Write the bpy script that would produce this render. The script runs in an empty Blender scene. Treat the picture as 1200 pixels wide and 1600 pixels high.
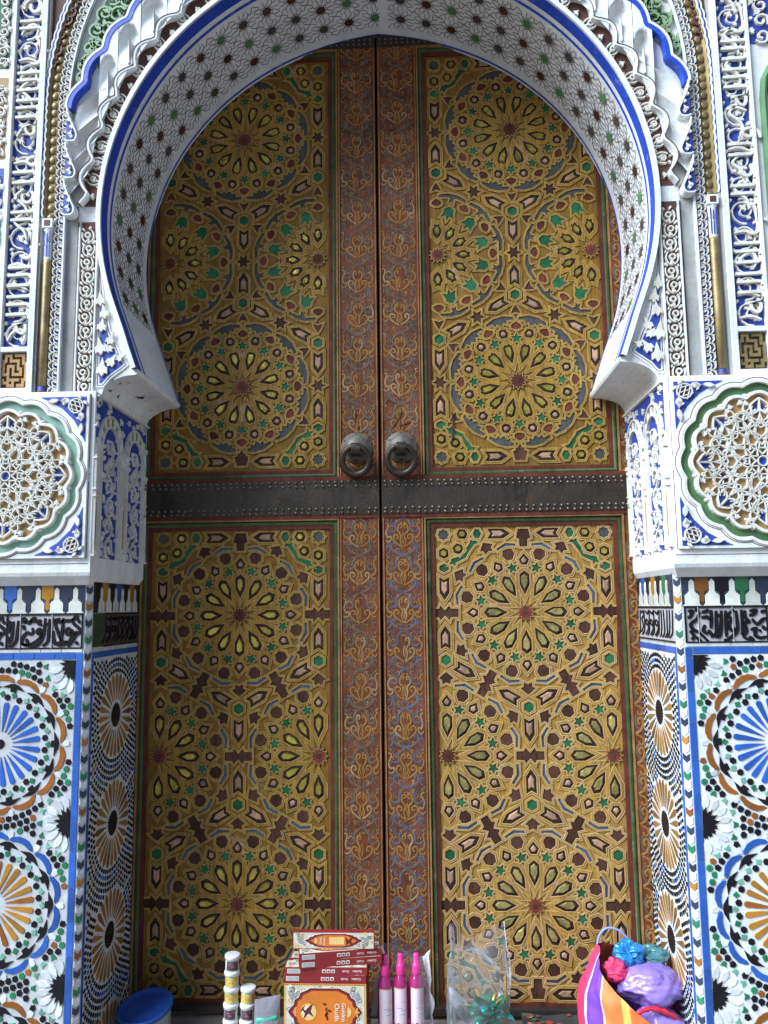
import bpy, math, random
from mathutils import Matrix, Vector
random.seed(7)
PI = math.pi
sin, cos, rad = math.sin, math.cos, math.radians
SC = bpy.context.scene
COL = SC.collection

# ------------------------------------------------------------------ camera, sky, sun, exposure
def set_camera():
    yaw, pit, rol = .0481, .1210, -.0118
    f = Vector((-sin(yaw)*cos(pit), cos(yaw)*cos(pit), sin(pit)))
    r = Vector((cos(yaw), sin(yaw), 0)); u = r.cross(f)
    r2 = r*cos(rol)+u*sin(rol); u2 = u*cos(rol)-r*sin(rol)
    cd = bpy.data.cameras.new('camera'); co = bpy.data.objects.new('camera', cd); COL.objects.link(co)
    cd.sensor_fit = 'VERTICAL'; cd.sensor_height = 36; cd.lens = 36*1218/1600; cd.clip_start = .05; cd.clip_end = 400
    co.matrix_world = Matrix(((r2.x, u2.x, -f.x, .1255), (r2.y, u2.y, -f.y, -2.587), (r2.z, u2.z, -f.z, 1.2552), (0, 0, 0, 1)))
    SC.camera = co
set_camera()
SUN_AZ, SUN_EL = rad(-120), rad(42)      # azimuth from +Y, clockwise seen from above: the light comes from the left, in front of the door
wd = bpy.data.worlds.new('World'); SC.world = wd; wd.use_nodes = True
nt = wd.node_tree; nt.nodes.clear()
sk = nt.nodes.new('ShaderNodeTexSky'); sk.sky_type = 'NISHITA'; sk.sun_disc = False
sk.sun_elevation = SUN_EL; sk.sun_rotation = SUN_AZ; sk.air_density = 1.2; sk.dust_density = .8; sk.ozone_density = 3.0
bg = nt.nodes.new('ShaderNodeBackground'); bg.inputs['Strength'].default_value = .05
wo = nt.nodes.new('ShaderNodeOutputWorld'); nt.links.new(sk.outputs[0], bg.inputs[0]); nt.links.new(bg.outputs[0], wo.inputs[0])
sl = bpy.data.lights.new('sun', 'SUN'); sl.energy = 4.2; sl.angle = rad(44); sl.color = (.76, .885, 1.0)
so = bpy.data.objects.new('sun', sl); COL.objects.link(so)
sd = Vector((sin(SUN_AZ)*cos(SUN_EL), cos(SUN_AZ)*cos(SUN_EL), sin(SUN_EL)))
so.rotation_euler = sd.to_track_quat('Z', 'Y').to_euler(); so.location = sd*8
SC.view_settings.view_transform = 'Standard'; SC.view_settings.look = 'None'; SC.view_settings.gamma = 1
SC.view_settings.exposure = 1.22
SC.view_settings.use_curve_mapping = False
SC.render.engine = 'CYCLES'
SC.cycles.max_bounces = 8; SC.cycles.diffuse_bounces = 4; SC.cycles.transparent_max_bounces = 12
SC.cycles.caustics_reflective = False; SC.cycles.caustics_refractive = False

# ------------------------------------------------------------------ materials
MATS = {}
def mat(name, col, rough=.6, var=.18, scale=14, bump=0, bscale=60, metal=0, rnd=.0, wear=None, wscale=7, wamt=.5, spec=.5, coat=0, dirt=None, dscale=3, damt=.5, grain=0, streak=0):
    m = bpy.data.materials.new(name); m.use_nodes = True; n = m.node_tree; L = n.links
    b = n.nodes['Principled BSDF']
    geo = n.nodes.new('ShaderNodeNewGeometry')
    nz = n.nodes.new('ShaderNodeTexNoise'); nz.inputs['Scale'].default_value = scale; nz.inputs['Detail'].default_value = 6; nz.inputs['Roughness'].default_value = .65
    L.new(geo.outputs['Position'], nz.inputs['Vector'])
    mr = n.nodes.new('ShaderNodeMapRange'); mr.inputs[1].default_value = .3; mr.inputs[2].default_value = .7; mr.inputs[3].default_value = 1-var; mr.inputs[4].default_value = 1+var*.6
    L.new(nz.outputs['Fac'], mr.inputs[0])
    fac = mr.outputs[0]
    if rnd:
        oi = n.nodes.new('ShaderNodeObjectInfo'); m2 = n.nodes.new('ShaderNodeMapRange'); m2.inputs[3].default_value = 1-rnd; m2.inputs[4].default_value = 1+rnd*.8
        L.new(oi.outputs['Random'], m2.inputs[0]); mu = n.nodes.new('ShaderNodeMath'); mu.operation = 'MULTIPLY'
        L.new(fac, mu.inputs[0]); L.new(m2.outputs[0], mu.inputs[1]); fac = mu.outputs[0]
    vm = n.nodes.new('ShaderNodeVectorMath'); vm.operation = 'SCALE'; vm.inputs[0].default_value = col[:3]; L.new(fac, vm.inputs['Scale'])
    out = vm.outputs[0]
    def layer(out, c, sc, amt, lo, hi, det=8):
        w = n.nodes.new('ShaderNodeTexNoise'); w.inputs['Scale'].default_value = sc; w.inputs['Detail'].default_value = det; w.inputs['Roughness'].default_value = .75
        L.new(geo.outputs['Position'], w.inputs['Vector'])
        r = n.nodes.new('ShaderNodeMapRange'); r.inputs[1].default_value = lo; r.inputs[2].default_value = hi; r.inputs[3].default_value = 0; r.inputs[4].default_value = amt
        L.new(w.outputs['Fac'], r.inputs[0])
        mx = n.nodes.new('ShaderNodeMix'); mx.data_type = 'RGBA'; L.new(r.outputs[0], mx.inputs[0]); L.new(out, mx.inputs[6]); mx.inputs[7].default_value = (*c, 1)
        return mx.outputs[2]
    def stretched(sx, sz, det=4):
        mp = n.nodes.new('ShaderNodeMapping'); mp.inputs['Scale'].default_value = (sx, sx, sz); L.new(geo.outputs['Position'], mp.inputs[0])
        w = n.nodes.new('ShaderNodeTexNoise'); w.inputs['Scale'].default_value = 1; w.inputs['Detail'].default_value = det; w.inputs['Roughness'].default_value = .7; L.new(mp.outputs[0], w.inputs['Vector']); return w.outputs['Fac']
    def darken(out, f, lo, hi, amt):
        r = n.nodes.new('ShaderNodeMapRange'); r.inputs[1].default_value = lo; r.inputs[2].default_value = hi; r.inputs[3].default_value = 1-amt; r.inputs[4].default_value = 1.0; L.new(f, r.inputs[0])
        v = n.nodes.new('ShaderNodeVectorMath'); v.operation = 'SCALE'; L.new(out, v.inputs[0]); L.new(r.outputs[0], v.inputs['Scale']); return v.outputs[0]
    if grain: out = darken(out, stretched(170, 9), .38, .52, grain)
    if streak: out = darken(out, stretched(22, 2.2, 6), .36, .52, streak)
    if dirt: out = layer(out, dirt, dscale, damt, .46, .68)
    if wear: out = layer(out, wear, wscale, wamt, .58, .66)
    L.new(out, b.inputs['Base Color'])
    b.inputs['Metallic'].default_value = metal; b.inputs['Specular IOR Level'].default_value = spec
    rr = n.nodes.new('ShaderNodeMapRange'); rr.inputs[3].default_value = max(.03, rough-.12); rr.inputs[4].default_value = min(1, rough+.12); L.new(nz.outputs['Fac'], rr.inputs[0]); L.new(rr.outputs[0], b.inputs['Roughness'])
    if coat: b.inputs['Coat Weight'].default_value = coat; b.inputs['Coat Roughness'].default_value = .08
    if bump:
        n2 = n.nodes.new('ShaderNodeTexNoise'); n2.inputs['Scale'].default_value = bscale; n2.inputs['Detail'].default_value = 5; L.new(geo.outputs['Position'], n2.inputs['Vector'])
        bp = n.nodes.new('ShaderNodeBump'); bp.inputs['Strength'].default_value = bump; bp.inputs['Distance'].default_value = .004; L.new(n2.outputs['Fac'], bp.inputs['Height']); L.new(bp.outputs[0], b.inputs['Normal'])
    MATS[name] = m
    return m
W = (.72, .72, .72)
mat('stucco', (.82, .82, .82), .75, .08, 9, .35, 90, dirt=(.50, .47, .42), dscale=4, damt=.36, wear=(.42, .38, .33), wscale=30, wamt=.4, streak=.13)
mat('stucco_carved', (.76, .72, .65), .75, .12, 30, .2, 120, dirt=(.50, .41, .30), dscale=9, damt=.5, streak=.16)
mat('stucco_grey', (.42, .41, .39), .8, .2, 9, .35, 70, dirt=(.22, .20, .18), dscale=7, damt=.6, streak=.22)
mat('ground_blue', (.025, .055, .34), .6, .35, 20)
mat('ground_red', (.12, .042, .026), .7, .4, 20, dirt=(.05, .03, .02), dscale=12, damt=.6)
mat('ground_dark', (.07, .05, .04), .8, .4, 20)
mat('ground_tan', (.42, .24, .09), .7, .3, 10)
mat('ground_green', (.04, .10, .045), .7, .3, 16)
mat('paint_blue', (.018, .07, .50), .42, .22, 8, .12, 50, wear=(.55, .55, .6), wscale=28, wamt=.35)
mat('paint_jade', (.25, .44, .34), .55, .35, 12)
mat('paint_green', (.09, .20, .08), .5, .35, 10)
mat('carve_green', (.24, .36, .20), .6, .2, 30)
mat('line_brown', (.11, .045, .03), .7, .3, 20)
mat('gilt_paint', (.31, .22, .09), .45, .4, 22, .15, 80, metal=.35)
mat('bead_gold', (.27, .19, .085), .4, .4, 25, metal=.35)
mat('bird_ink', (.02, .02, .025), .8)
# door paints
wr = dict(wear=(.50, .36, .26), wscale=9, wamt=.55)
mat('door_gold', (.37, .20, .032), .48, .30, 16, .18, 130, dirt=(.15, .085, .03), dscale=5, damt=.55, **wr, grain=.38, spec=.16)
mat('door_gold_dark', (.26, .13, .022), .55, .35, 16, .15, 130, dirt=(.12, .07, .03), dscale=5, damt=.5, **wr, grain=.38, spec=.16)
mat('door_gold_worn', (.40, .22, .045), .55, .30, 16, .18, 130, dirt=(.17, .10, .05), dscale=5, damt=.5, wear=(.55, .33, .22), wscale=7, wamt=.6, grain=.38, spec=.16)
mat('door_pale_worn', (.52, .33, .13), .55, .35, 18, dirt=(.62, .46, .33), dscale=10, damt=.5, spec=.16)
mat('door_pale', (.44, .275, .08), .5, .35, 18, dirt=(.25, .16, .07), dscale=6, damt=.6, grain=.38, spec=.16)
mat('cell_brown', (.085, .034, .022), .6, .4, 30, .25, 160, rnd=.3, grain=.3, spec=.16)
mat('cell_dark', (.038, .018, .013), .65, .4, 40, .3, 160, spec=.16)
mat('cell_red', (.15, .035, .022), .55, .4, 40, .2, 160, rnd=.3, grain=.3, spec=.16)
mat('cell_green', (.022, .125, .05), .5, .35, 40, .2, 150, rnd=.3, spec=.16)
mat('cell_slate', (.080, .078, .072), .55, .3, 40, .2, 150, rnd=.2, grain=.3, spec=.16)
mat('cell_blue', (.06, .10, .17), .55, .3, 40, rnd=.2, spec=.16)
mat('cell_pink', (.42, .24, .15), .6, .35, 70, .3, 160, rnd=.25, spec=.16)
mat('cell_gilt', (.50, .37, .075), .30, .4, 45, .6, 110, metal=.75, rnd=.25)
mat('cell_gilt_worn', (.40, .32, .11), .38, .5, 45, .6, 110, metal=.5, rnd=.3)
mat('stile_red', (.20, .056, .024), .6, .45, 18, .2, 120, dirt=(.075, .04, .022), dscale=4, damt=.7, grain=.38, spec=.16)
mat('scroll_pale', (.36, .23, .11), .5, .35, 20, grain=.3, spec=.16)
mat('scroll_gold', (.35, .175, .045), .5, .35, 20, dirt=(.17, .09, .035), dscale=5, damt=.6, grain=.3, spec=.16)
mat('scroll_slate', (.15, .115, .085), .55, .3, 20, dirt=(.10, .06, .04), dscale=4, damt=.6, grain=.3, spec=.16)
mat('scroll_blue', (.115, .115, .14), .55, .3, 20, dirt=(.12, .06, .04), dscale=4, damt=.5, grain=.3, spec=.16)
mat('mould_green', (.07, .105, .04), .45, .35, 20, .15, 100, wear=(.25, .24, .15), wscale=16, wamt=.5, grain=.3, spec=.16)
mat('mould_red', (.14, .035, .022), .5, .4, 20, .15, 100, dirt=(.06, .025, .02), dscale=8, damt=.5, grain=.3, spec=.16)
mat('mould_tan', (.34, .17, .065), .5, .4, 20, dirt=(.15, .07, .035), dscale=8, damt=.5, spec=.16)
mat('door_dark', (.03, .02, .016), .7, .4, 20)
mat('iron', (.062, .046, .035), .45, .45, 12, .35, 120, metal=.6, dirt=(.03, .025, .022), dscale=6, damt=.6, streak=.35, wear=(.13, .075, .04), wscale=11, wamt=.6)
mat('iron_pale', (.20, .175, .145), .55, .35, 20, .3, 110, metal=.35, dirt=(.08, .06, .05), dscale=14, damt=.6)
mat('stud_iron', (.20, .165, .12), .36, .3, 60, metal=.8)
# glazes
gz = dict(rough=.20, var=.22, scale=30, rnd=.24, coat=.2)
mat('glaze_white', (.68, .69, .70), bump=.15, bscale=25, dirt=(.45, .43, .40), dscale=9, damt=.3, **gz)
mat('glaze_cream', (.66, .65, .58), bump=.15, bscale=25, **gz)
mat('glaze_blue', (.022, .10, .40), bump=.1, bscale=30, **gz)
mat('glaze_ochre', (.40, .17, .018), **gz)
mat('glaze_tan', (.30, .155, .045), **gz)
mat('glaze_rust', (.22, .095, .028), **gz)
mat('glaze_orange', (.27, .085, .012), **gz)
mat('glaze_black', (.009, .007, .010), .22, .2, 30, rnd=.2, spec=.35)
mat('glaze_slate', (.030, .040, .070), .22, .2, 30, rnd=.2, spec=.35)
mat('glaze_green', (.018, .17, .075), **gz)
mat('glaze_pale_green', (.16, .38, .27), **gz)
mat('glaze_dark_green', (.03, .075, .045), **gz)
mat('grout', (.55, .54, .52), .9, .2, 30)
mat('scratch_pale', (.42, .39, .40), .8, .3, 60)
mat('stone', (.30, .24, .20), .7, .35, 6, .4, 30, dirt=(.10, .08, .07), dscale=4, damt=.7)
mat('street', (.17, .16, .15), .85, .3, 4, .5, 20)
mat('plaster', (.55, .50, .43), .85, .2, 3, .4, 20)
# goods
mat('lid_blue', (.015, .075, .33), .35, .06, 12)
mat('tub_clear', (.30, .34, .36), .3, .1, 10)
mat('jar_white', (.74, .74, .73), .3, .04, 20)
mat('label_yellow', (.68, .50, .12), .5, .3, 60)
mat('label_dark', (.10, .06, .07), .5, .7, 140)
mat('ink', (.03, .025, .03), .6)
mat('card_red', (.23, .018, .02), .4, .12, 30)
mat('card_orange', (.62, .17, .02), .4, .15, 20)
mat('card_glow', (.75, .50, .18), .4, .15, 20)
mat('card_maroon', (.12, .012, .012), .4, .2, 30)
mat('card_cream', (.58, .50, .38), .5, .2, 60)
mat('card_teal', (.11, .16, .16), .5, .3, 60)
mat('card_gold', (.60, .34, .08), .4, .2, 40)
mat('card_white', (.66, .64, .60), .6, .12, 30)
mat('card_grey', (.30, .30, .30), .5, .5, 260)
mat('print_white', (.74, .70, .66), .5, .05)
mat('cap_pink', (.78, .04, .26), .35, .04, 20)
mat('liquid_pink', (.70, .03, .26), .12, .1, 20, coat=.8)
mat('label_white', (.70, .56, .62), .45, .05, 30)
mat('petal_pink', (.75, .28, .40), .5, .3, 90)
mat('mint', (.03, .52, .30), .3, .12, 20, coat=.4)
mat('foil_green', (.008, .28, .16), .25, .25, 20, metal=.35)
mat('foil_teal', (.015, .48, .42), .22, .25, 20, metal=.35)
mat('foil_silver', (.72, .72, .80), .22, .2, 20, metal=.6)
mat('ribbon_gold', (.58, .40, .06), .35, .2, 40, metal=.4)
mat('weave_pink', (.66, .035, .12), .55, .12, 60, .3, 260)
mat('weave_violet', (.17, .045, .50), .55, .15, 60, .3, 260)
mat('weave_orange', (.80, .20, .05), .55, .12, 60, .3, 260)
mat('weave_yellow', (.80, .48, .10), .55, .12, 60, .3, 260)
mat('weave_white', (.75, .60, .70), .55, .1, 60)
mat('bag_violet', (.27, .17, .52), .30, .25, 14, 1.0, 34, coat=.15)
mat('bag_blue', (.01, .19, .47), .22, .3, 14, 1.0, 50, coat=.25)
mat('bag_teal', (.06, .18, .19), .3, .25, 14, .4, 40, coat=.3)
mat('bag_red', (.62, .02, .045), .4, .2, 30, .3, 60)
mat('cord_blue', (.22, .26, .55), .4, .1)
mat('cloth_dark', (.05, .045, .04), .9, .3, 30)
mat('flower_red', (.42, .07, .055), .8, .3, 60)
mat('flower_rose', (.55, .26, .20), .8, .3, 60)
mat('leaf_olive', (.10, .12, .06), .8, .3, 60)
def clear_film(name, tint, fac):
    m = bpy.data.materials.new(name); m.use_nodes = True; n = m.node_tree; L = n.links
    b = n.nodes['Principled BSDF']; b.inputs['Base Color'].default_value = (*tint, 1); b.inputs['Roughness'].default_value = .06; b.inputs['Specular IOR Level'].default_value = .9
    t = n.nodes.new('ShaderNodeBsdfTransparent'); t.inputs[0].default_value = (.96, .96, .97, 1)
    g = n.nodes.new('ShaderNodeNewGeometry'); nz = n.nodes.new('ShaderNodeTexNoise'); nz.inputs['Scale'].default_value = 26; nz.inputs['Detail'].default_value = 4; L.new(g.outputs['Position'], nz.inputs['Vector'])
    bp = n.nodes.new('ShaderNodeBump'); bp.inputs['Strength'].default_value = .35; bp.inputs['Distance'].default_value = .02; L.new(nz.outputs['Fac'], bp.inputs['Height']); L.new(bp.outputs[0], b.inputs['Normal'])
    fr = n.nodes.new('ShaderNodeFresnel'); fr.inputs[0].default_value = 1.32; L.new(bp.outputs[0], fr.inputs['Normal'])
    ad = n.nodes.new('ShaderNodeMath'); ad.operation = 'ADD'; ad.inputs[1].default_value = fac; ad.use_clamp = True; L.new(fr.outputs[0], ad.inputs[0])
    mx = n.nodes.new('ShaderNodeMixShader'); L.new(ad.outputs[0], mx.inputs[0]); L.new(t.outputs[0], mx.inputs[1]); L.new(b.outputs[0], mx.inputs[2])
    L.new(mx.outputs[0], n.nodes['Material Output'].inputs[0]); MATS[name] = m
clear_film('film', (.75, .75, .78), .06)
m = MATS['liquid_pink']; b_ = m.node_tree.nodes['Principled BSDF']; b_.inputs['Transmission Weight'].default_value = .55
clear_film('film_grey', (.45, .45, .52), .45)
clear_film('tub_film', (.42, .47, .48), .62)

# ------------------------------------------------------------------ mesh builder: local (u, v) in the surface, h out of it
def offset(poly, d):
    n = len(poly); a = sum(poly[i][0]*poly[(i+1) % n][1]-poly[(i+1) % n][0]*poly[i][1] for i in range(n))
    s = 1 if a > 0 else -1; out = []
    for i in range(n):
        p0, p, p1 = poly[i-1], poly[i], poly[(i+1) % n]
        e0 = (p[0]-p0[0], p[1]-p0[1]); e1 = (p1[0]-p[0], p1[1]-p[1])
        l0 = math.hypot(*e0) or 1e-9; l1 = math.hypot(*e1) or 1e-9
        n0 = (e0[1]/l0*s, -e0[0]/l0*s); n1 = (e1[1]/l1*s, -e1[0]/l1*s)
        bx, by = n0[0]+n1[0], n0[1]+n1[1]; bl = bx*bx+by*by
        k = 2*d/max(bl, .8)
        out.append((p[0]+bx*k, p[1]+by*k))
    return out
def ccw(poly):
    n = len(poly); a = sum(poly[i][0]*poly[(i+1) % n][1]-poly[(i+1) % n][0]*poly[i][1] for i in range(n))
    return list(poly) if a > 0 else list(reversed(poly))
class MB:
    def __init__(s): s.v = []; s.f = []; s.m = []; s.names = []
    def mi(s, name):
        if name not in s.names: s.names.append(name)
        return s.names.index(name)
    def face(s, idx, m): s.f.append(tuple(idx)); s.m.append(s.mi(m))
    def prism(s, poly, h0, h1, m, ms=None, inset=0, tf=None):
        poly = ccw(poly); n = len(poly); top = offset(poly, -inset) if inset else poly
        b = len(s.v)
        A = [(x, y, h0) for x, y in poly]+[(x, y, h1) for x, y in top]
        s.v += [tf(p) for p in A] if tf else A
        s.face(range(b+n, b+2*n), m)
        for i in range(n): j = (i+1) % n; s.face((b+i, b+j, b+n+j, b+n+i), ms or m)
    def ringp(s, po, pi, h0, h1, m):
        po, pi = ccw(po), ccw(pi); n = len(po); b = len(s.v)
        s.v += [(x, y, h0) for x, y in po]+[(x, y, h1) for x, y in po]+[(x, y, h1) for x, y in pi]+[(x, y, h0) for x, y in pi]
        for i in range(n):
            j = (i+1) % n
            for k in range(3): s.face((b+k*n+i, b+k*n+j, b+(k+1)*n+j, b+(k+1)*n+i), m)
    def ribbon(s, path, w, h0, h1, m, closed=False, ch=.3, tf=None):
        P = [Vector((p[0], p[1])) for p in path]; n = len(P)
        if n < 2: return
        b = len(s.v); A = []
        for i in range(n):
            a = P[i-1] if (i or closed) else P[i]; c = P[(i+1) % n] if (i < n-1 or closed) else P[i]
            t = c-a; l = t.length
            t = t/l if l > 1e-9 else Vector((1, 0)); nn = Vector((-t.y, t.x))
            ww = (w[i] if isinstance(w, (list, tuple)) else w)/2
            for k, h in ((1, h0), (1-ch, h1), (-(1-ch), h1), (-1, h0)):
                q = P[i]+nn*ww*k; A.append((q.x, q.y, h))
        s.v += [tf(p) for p in A] if tf else A
        for i in range(n if closed else n-1):
            j = (i+1) % n
            for k in range(3): s.face((b+4*i+k+1, b+4*i+k, b+4*j+k, b+4*j+k+1)[::-1], m)
        if not closed:
            s.face((b, b+1, b+2, b+3), m); e = b+4*(n-1); s.face((e+3, e+2, e+1, e), m)
    def dome(s, c, r, h0, h1, m, seg=8, rings=2, sq=1):
        b = len(s.v)
        for k in range(rings):
            a = k/rings*PI/2
            for i in range(seg): t = 2*PI*i/seg; s.v.append((c[0]+r*cos(a)*cos(t), c[1]+r*sq*cos(a)*sin(t), h0+(h1-h0)*sin(a)))
        s.v.append((c[0], c[1], h1))
        for k in range(rings-1):
            for i in range(seg): j = (i+1) % seg; s.face((b+k*seg+i, b+k*seg+j, b+(k+1)*seg+j, b+(k+1)*seg+i), m)
        for i in range(seg): s.face((b+(rings-1)*seg+i, b+(rings-1)*seg+(i+1) % seg, b+rings*seg), m)
    def box(s, a, c, m):
        x0, y0, z0 = a; x1, y1, z1 = c; b = len(s.v)
        s.v += [(x0, y0, z0), (x1, y0, z0), (x1, y1, z0), (x0, y1, z0), (x0, y0, z1), (x1, y0, z1), (x1, y1, z1), (x0, y1, z1)]
        for q in ((0, 3, 2, 1), (4, 5, 6, 7), (0, 1, 5, 4), (1, 2, 6, 5), (2, 3, 7, 6), (3, 0, 4, 7)): s.face([b+k for k in q], m)
    def grid(s, fn, nu, nv, m, mf=None):
        b = len(s.v)
        for j in range(nv+1):
            for i in range(nu+1): s.v.append(tuple(fn(i/nu, j/nv)))
        for j in range(nv):
            for i in range(nu): s.face((b+j*(nu+1)+i, b+j*(nu+1)+i+1, b+(j+1)*(nu+1)+i+1, b+(j+1)*(nu+1)+i), mf(i/nu, j/nv) if mf else m)
    def lathe(s, prof, m, seg=24, c=(0, 0), cap=True):
        b = len(s.v); n = len(prof)
        for r, z in prof:
            for i in range(seg): t = 2*PI*i/seg; s.v.append((c[0]+r*cos(t), c[1]+r*sin(t), z))
        mm = m if isinstance(m, (list, tuple)) else [m]*n
        for k in range(n-1):
            for i in range(seg): j = (i+1) % seg; s.face((b+k*seg+i, b+k*seg+j, b+(k+1)*seg+j, b+(k+1)*seg+i), mm[k])
        if cap: s.face([b+i for i in range(seg)][::-1], mm[0]); s.face([b+(n-1)*seg+i for i in range(seg)], mm[-1])
    def tube(s, path, r, m, seg=8, closed=False):
        P = [Vector(p) for p in path]; n = len(P); b = len(s.v); up = None
        for i in range(n):
            a = P[i-1] if (i or closed) else P[i]; c = P[(i+1) % n] if (i < n-1 or closed) else P[i]
            t = (c-a).normalized()
            if up is None: up = Vector((0, 0, 1)) if abs(t.z) < .9 else Vector((0, 1, 0))
            x = t.cross(up).normalized(); y = x.cross(t).normalized(); up = y
            rr = r[i] if isinstance(r, (list, tuple)) else r
            for k in range(seg): q = P[i]+(x*cos(2*PI*k/seg)+y*sin(2*PI*k/seg))*rr; s.v.append(tuple(q))
        for i in range(n if closed else n-1):
            j = (i+1) % n
            for k in range(seg): l = (k+1) % seg; s.face((b+i*seg+k, b+i*seg+l, b+j*seg+l, b+j*seg+k), m)
        if not closed: s.face([b+k for k in range(seg)][::-1], m); s.face([b+(n-1)*seg+k for k in range(seg)], m)
    def mesh(s, name, smooth=False):
        me = bpy.data.meshes.new(name); me.from_pydata(s.v, [], s.f)
        for nm in s.names: me.materials.append(MATS[nm])
        me.polygons.foreach_set('material_index', s.m)
        if smooth: me.polygons.foreach_set('use_smooth', [True]*len(s.f))
        me.update(); return me
# ------------------------------------------------------------------ objects
WM = {}
def put(name, data, M=None, parent=None, kind=None, label=None):
    o = bpy.data.objects.new(name, data); COL.objects.link(o)
    M = M or Matrix.Identity(4)
    if parent is not None: o.parent = parent; o.matrix_basis = WM[parent].inverted() @ M
    else: o.matrix_basis = M
    WM[o] = M
    if kind: o['kind'] = kind
    if label: o['label'] = label
    return o
def thing(name, label, cat, loc, group=None, data=None, M=None):
    o = put(name, data, M or Matrix.Translation(loc))
    o['label'] = label; o['category'] = cat
    if group: o['group'] = group
    return o
def FR(y): return Matrix(((1, 0, 0, 0), (0, 0, -1, y), (0, 1, 0, 0), (0, 0, 0, 1)))          # faces the street
def FRm(y): return FR(y) @ Matrix.Diagonal((-1, 1, 1, 1))                                   # (mirrored in u; not used for text)
def REV(s, x): return Matrix(((0, 0, -s, s*x), (-s, 0, 0, 0), (0, 1, 0, 0), (0, 0, 0, 1)))    # reveal of the opening: s=-1 left, +1 right
def T(u, v, h=0, a=0, sc=1): return Matrix.Translation((u, v, h)) @ Matrix.Rotation(a, 4, 'Z') @ Matrix.Scale(sc, 4)
def rot2(p, a, c=(0, 0)): return (c[0]+p[0]*cos(a)-p[1]*sin(a), c[1]+p[0]*sin(a)+p[1]*cos(a))
def star(n, r, ri, a0=0): return [((r if k % 2 == 0 else ri)*cos(a0+PI*k/n), (r if k % 2 == 0 else ri)*sin(a0+PI*k/n)) for k in range(2*n)]
def ngon(n, r, a0=0): return [(r*cos(a0+2*PI*k/n), r*sin(a0+2*PI*k/n)) for k in range(n)]
def rect(x0, y0, x1, y1): return [(x0, y0), (x1, y0), (x1, y1), (x0, y1)]
def catmull(P, k=5, closed=False):
    n = len(P); out = []
    for i in range(n if closed else n-1):
        p0 = P[i-1] if (i or closed) else P[i]; p1 = P[i]; p2 = P[(i+1) % n]; p3 = P[(i+2) % n] if (i+2 < n or closed) else P[i+1]
        for j in range(k):
            t = j/k; t2 = t*t; t3 = t2*t
            out.append(tuple(.5*(2*p1[d]+(p2[d]-p0[d])*t+(2*p0[d]-5*p1[d]+4*p2[d]-p3[d])*t2+(3*p1[d]-p0[d]-3*p2[d]+p3[d])*t3) for d in range(len(p1))))
    if not closed: out.append(tuple(P[-1]))
    return out
def arc(c, r, a0, a1, n=10, ry=None): return [(c[0]+r*cos(a0+(a1-a0)*i/n), c[1]+(ry or r)*sin(a0+(a1-a0)*i/n)) for i in range(n+1)]
def spiral(c, r0, r1, a0, turns, n=16): return [(c[0]+(r0+(r1-r0)*i/n)*cos(a0+2*PI*turns*i/n), c[1]+(r0+(r1-r0)*i/n)*sin(a0+2*PI*turns*i/n)) for i in range(n+1)]
def leaf(x, y, a, l, w):
    P = [(0, 0), (l*.25, w*.42), (l*.55, w*.5), (l*.8, w*.22), (l, 0), (l*.8, -w*.22), (l*.55, -w*.5), (l*.25, -w*.42)]
    return [rot2(p, a, (x, y)) for p in P]
def trefoil(x, y, a, l, w):
    P = [(0, 0), (l*.2, w*.25), (l*.12, w*.5), (l*.45, w*.5), (l*.55, w*.25), (l, 0), (l*.55, -w*.25), (l*.45, -w*.5), (l*.12, -w*.5), (l*.2, -w*.25)]
    return [rot2(p, a, (x, y)) for p in P]
def text_mesh(s, size, ext, m, align='CENTER'):
    c = bpy.data.curves.new('lettering', 'FONT'); c.body = s; c.size = size; c.extrude = ext; c.resolution_u = 2; c.align_x = align; c.align_y = 'CENTER'
    o = bpy.data.objects.new('lettering_tmp', c); COL.objects.link(o)
    me = bpy.data.meshes.new_from_object(o.evaluated_get(bpy.context.evaluated_depsgraph_get()))
    bpy.data.objects.remove(o); bpy.data.curves.remove(c)
    me.materials.clear(); me.materials.append(MATS[m]); me.name = 'lettering'
    return me
AF = {'ا': (0xFE8D, 0xFE8E, 0, 0), 'ب': (0xFE8F, 0xFE90, 0xFE91, 0xFE92), 'غ': (0xFECD, 0xFECE, 0xFECF, 0xFED0), 'ل': (0xFEDD, 0xFEDE, 0xFEDF, 0xFEE0), 'ه': (0xFEE9, 0xFEEA, 0xFEEB, 0xFEEC), 'و': (0xFEED, 0xFEEE, 0, 0)}
def arabic(s):
    out = []
    for i, c in enumerate(s):
        if c == ' ': out.append(' '); continue
        f = AF[c]; pj = i > 0 and s[i-1] != ' ' and AF[s[i-1]][2] != 0; nj = i+1 < len(s) and s[i+1] != ' ' and f[2] != 0
        out.append(chr(f[3] if pj and nj else f[1] if pj else f[2] if nj else f[0]))
    return ''.join(reversed(out))
XO, D = .82, .378           # half width of the opening, depth of the reveal
YF = -.3935                  # front plane of the tiled piers
# ------------------------------------------------------------------ ground, step, plain wall behind
m = MB(); m.grid(lambda u, v: ((u-.5)*120, (v-.5)*120-30, -.42), 2, 2, 'street'); put('street', m.mesh('street'), kind='structure')
m = MB()
m.box((-1.5, -1.05, -.419), (1.5, -.62, -.21), 'stone'); m.box((-1.5, -.615, -.419), (1.5, .0, -.003), 'stone')
put('door_step', m.mesh('door_step'), kind='structure')
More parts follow.
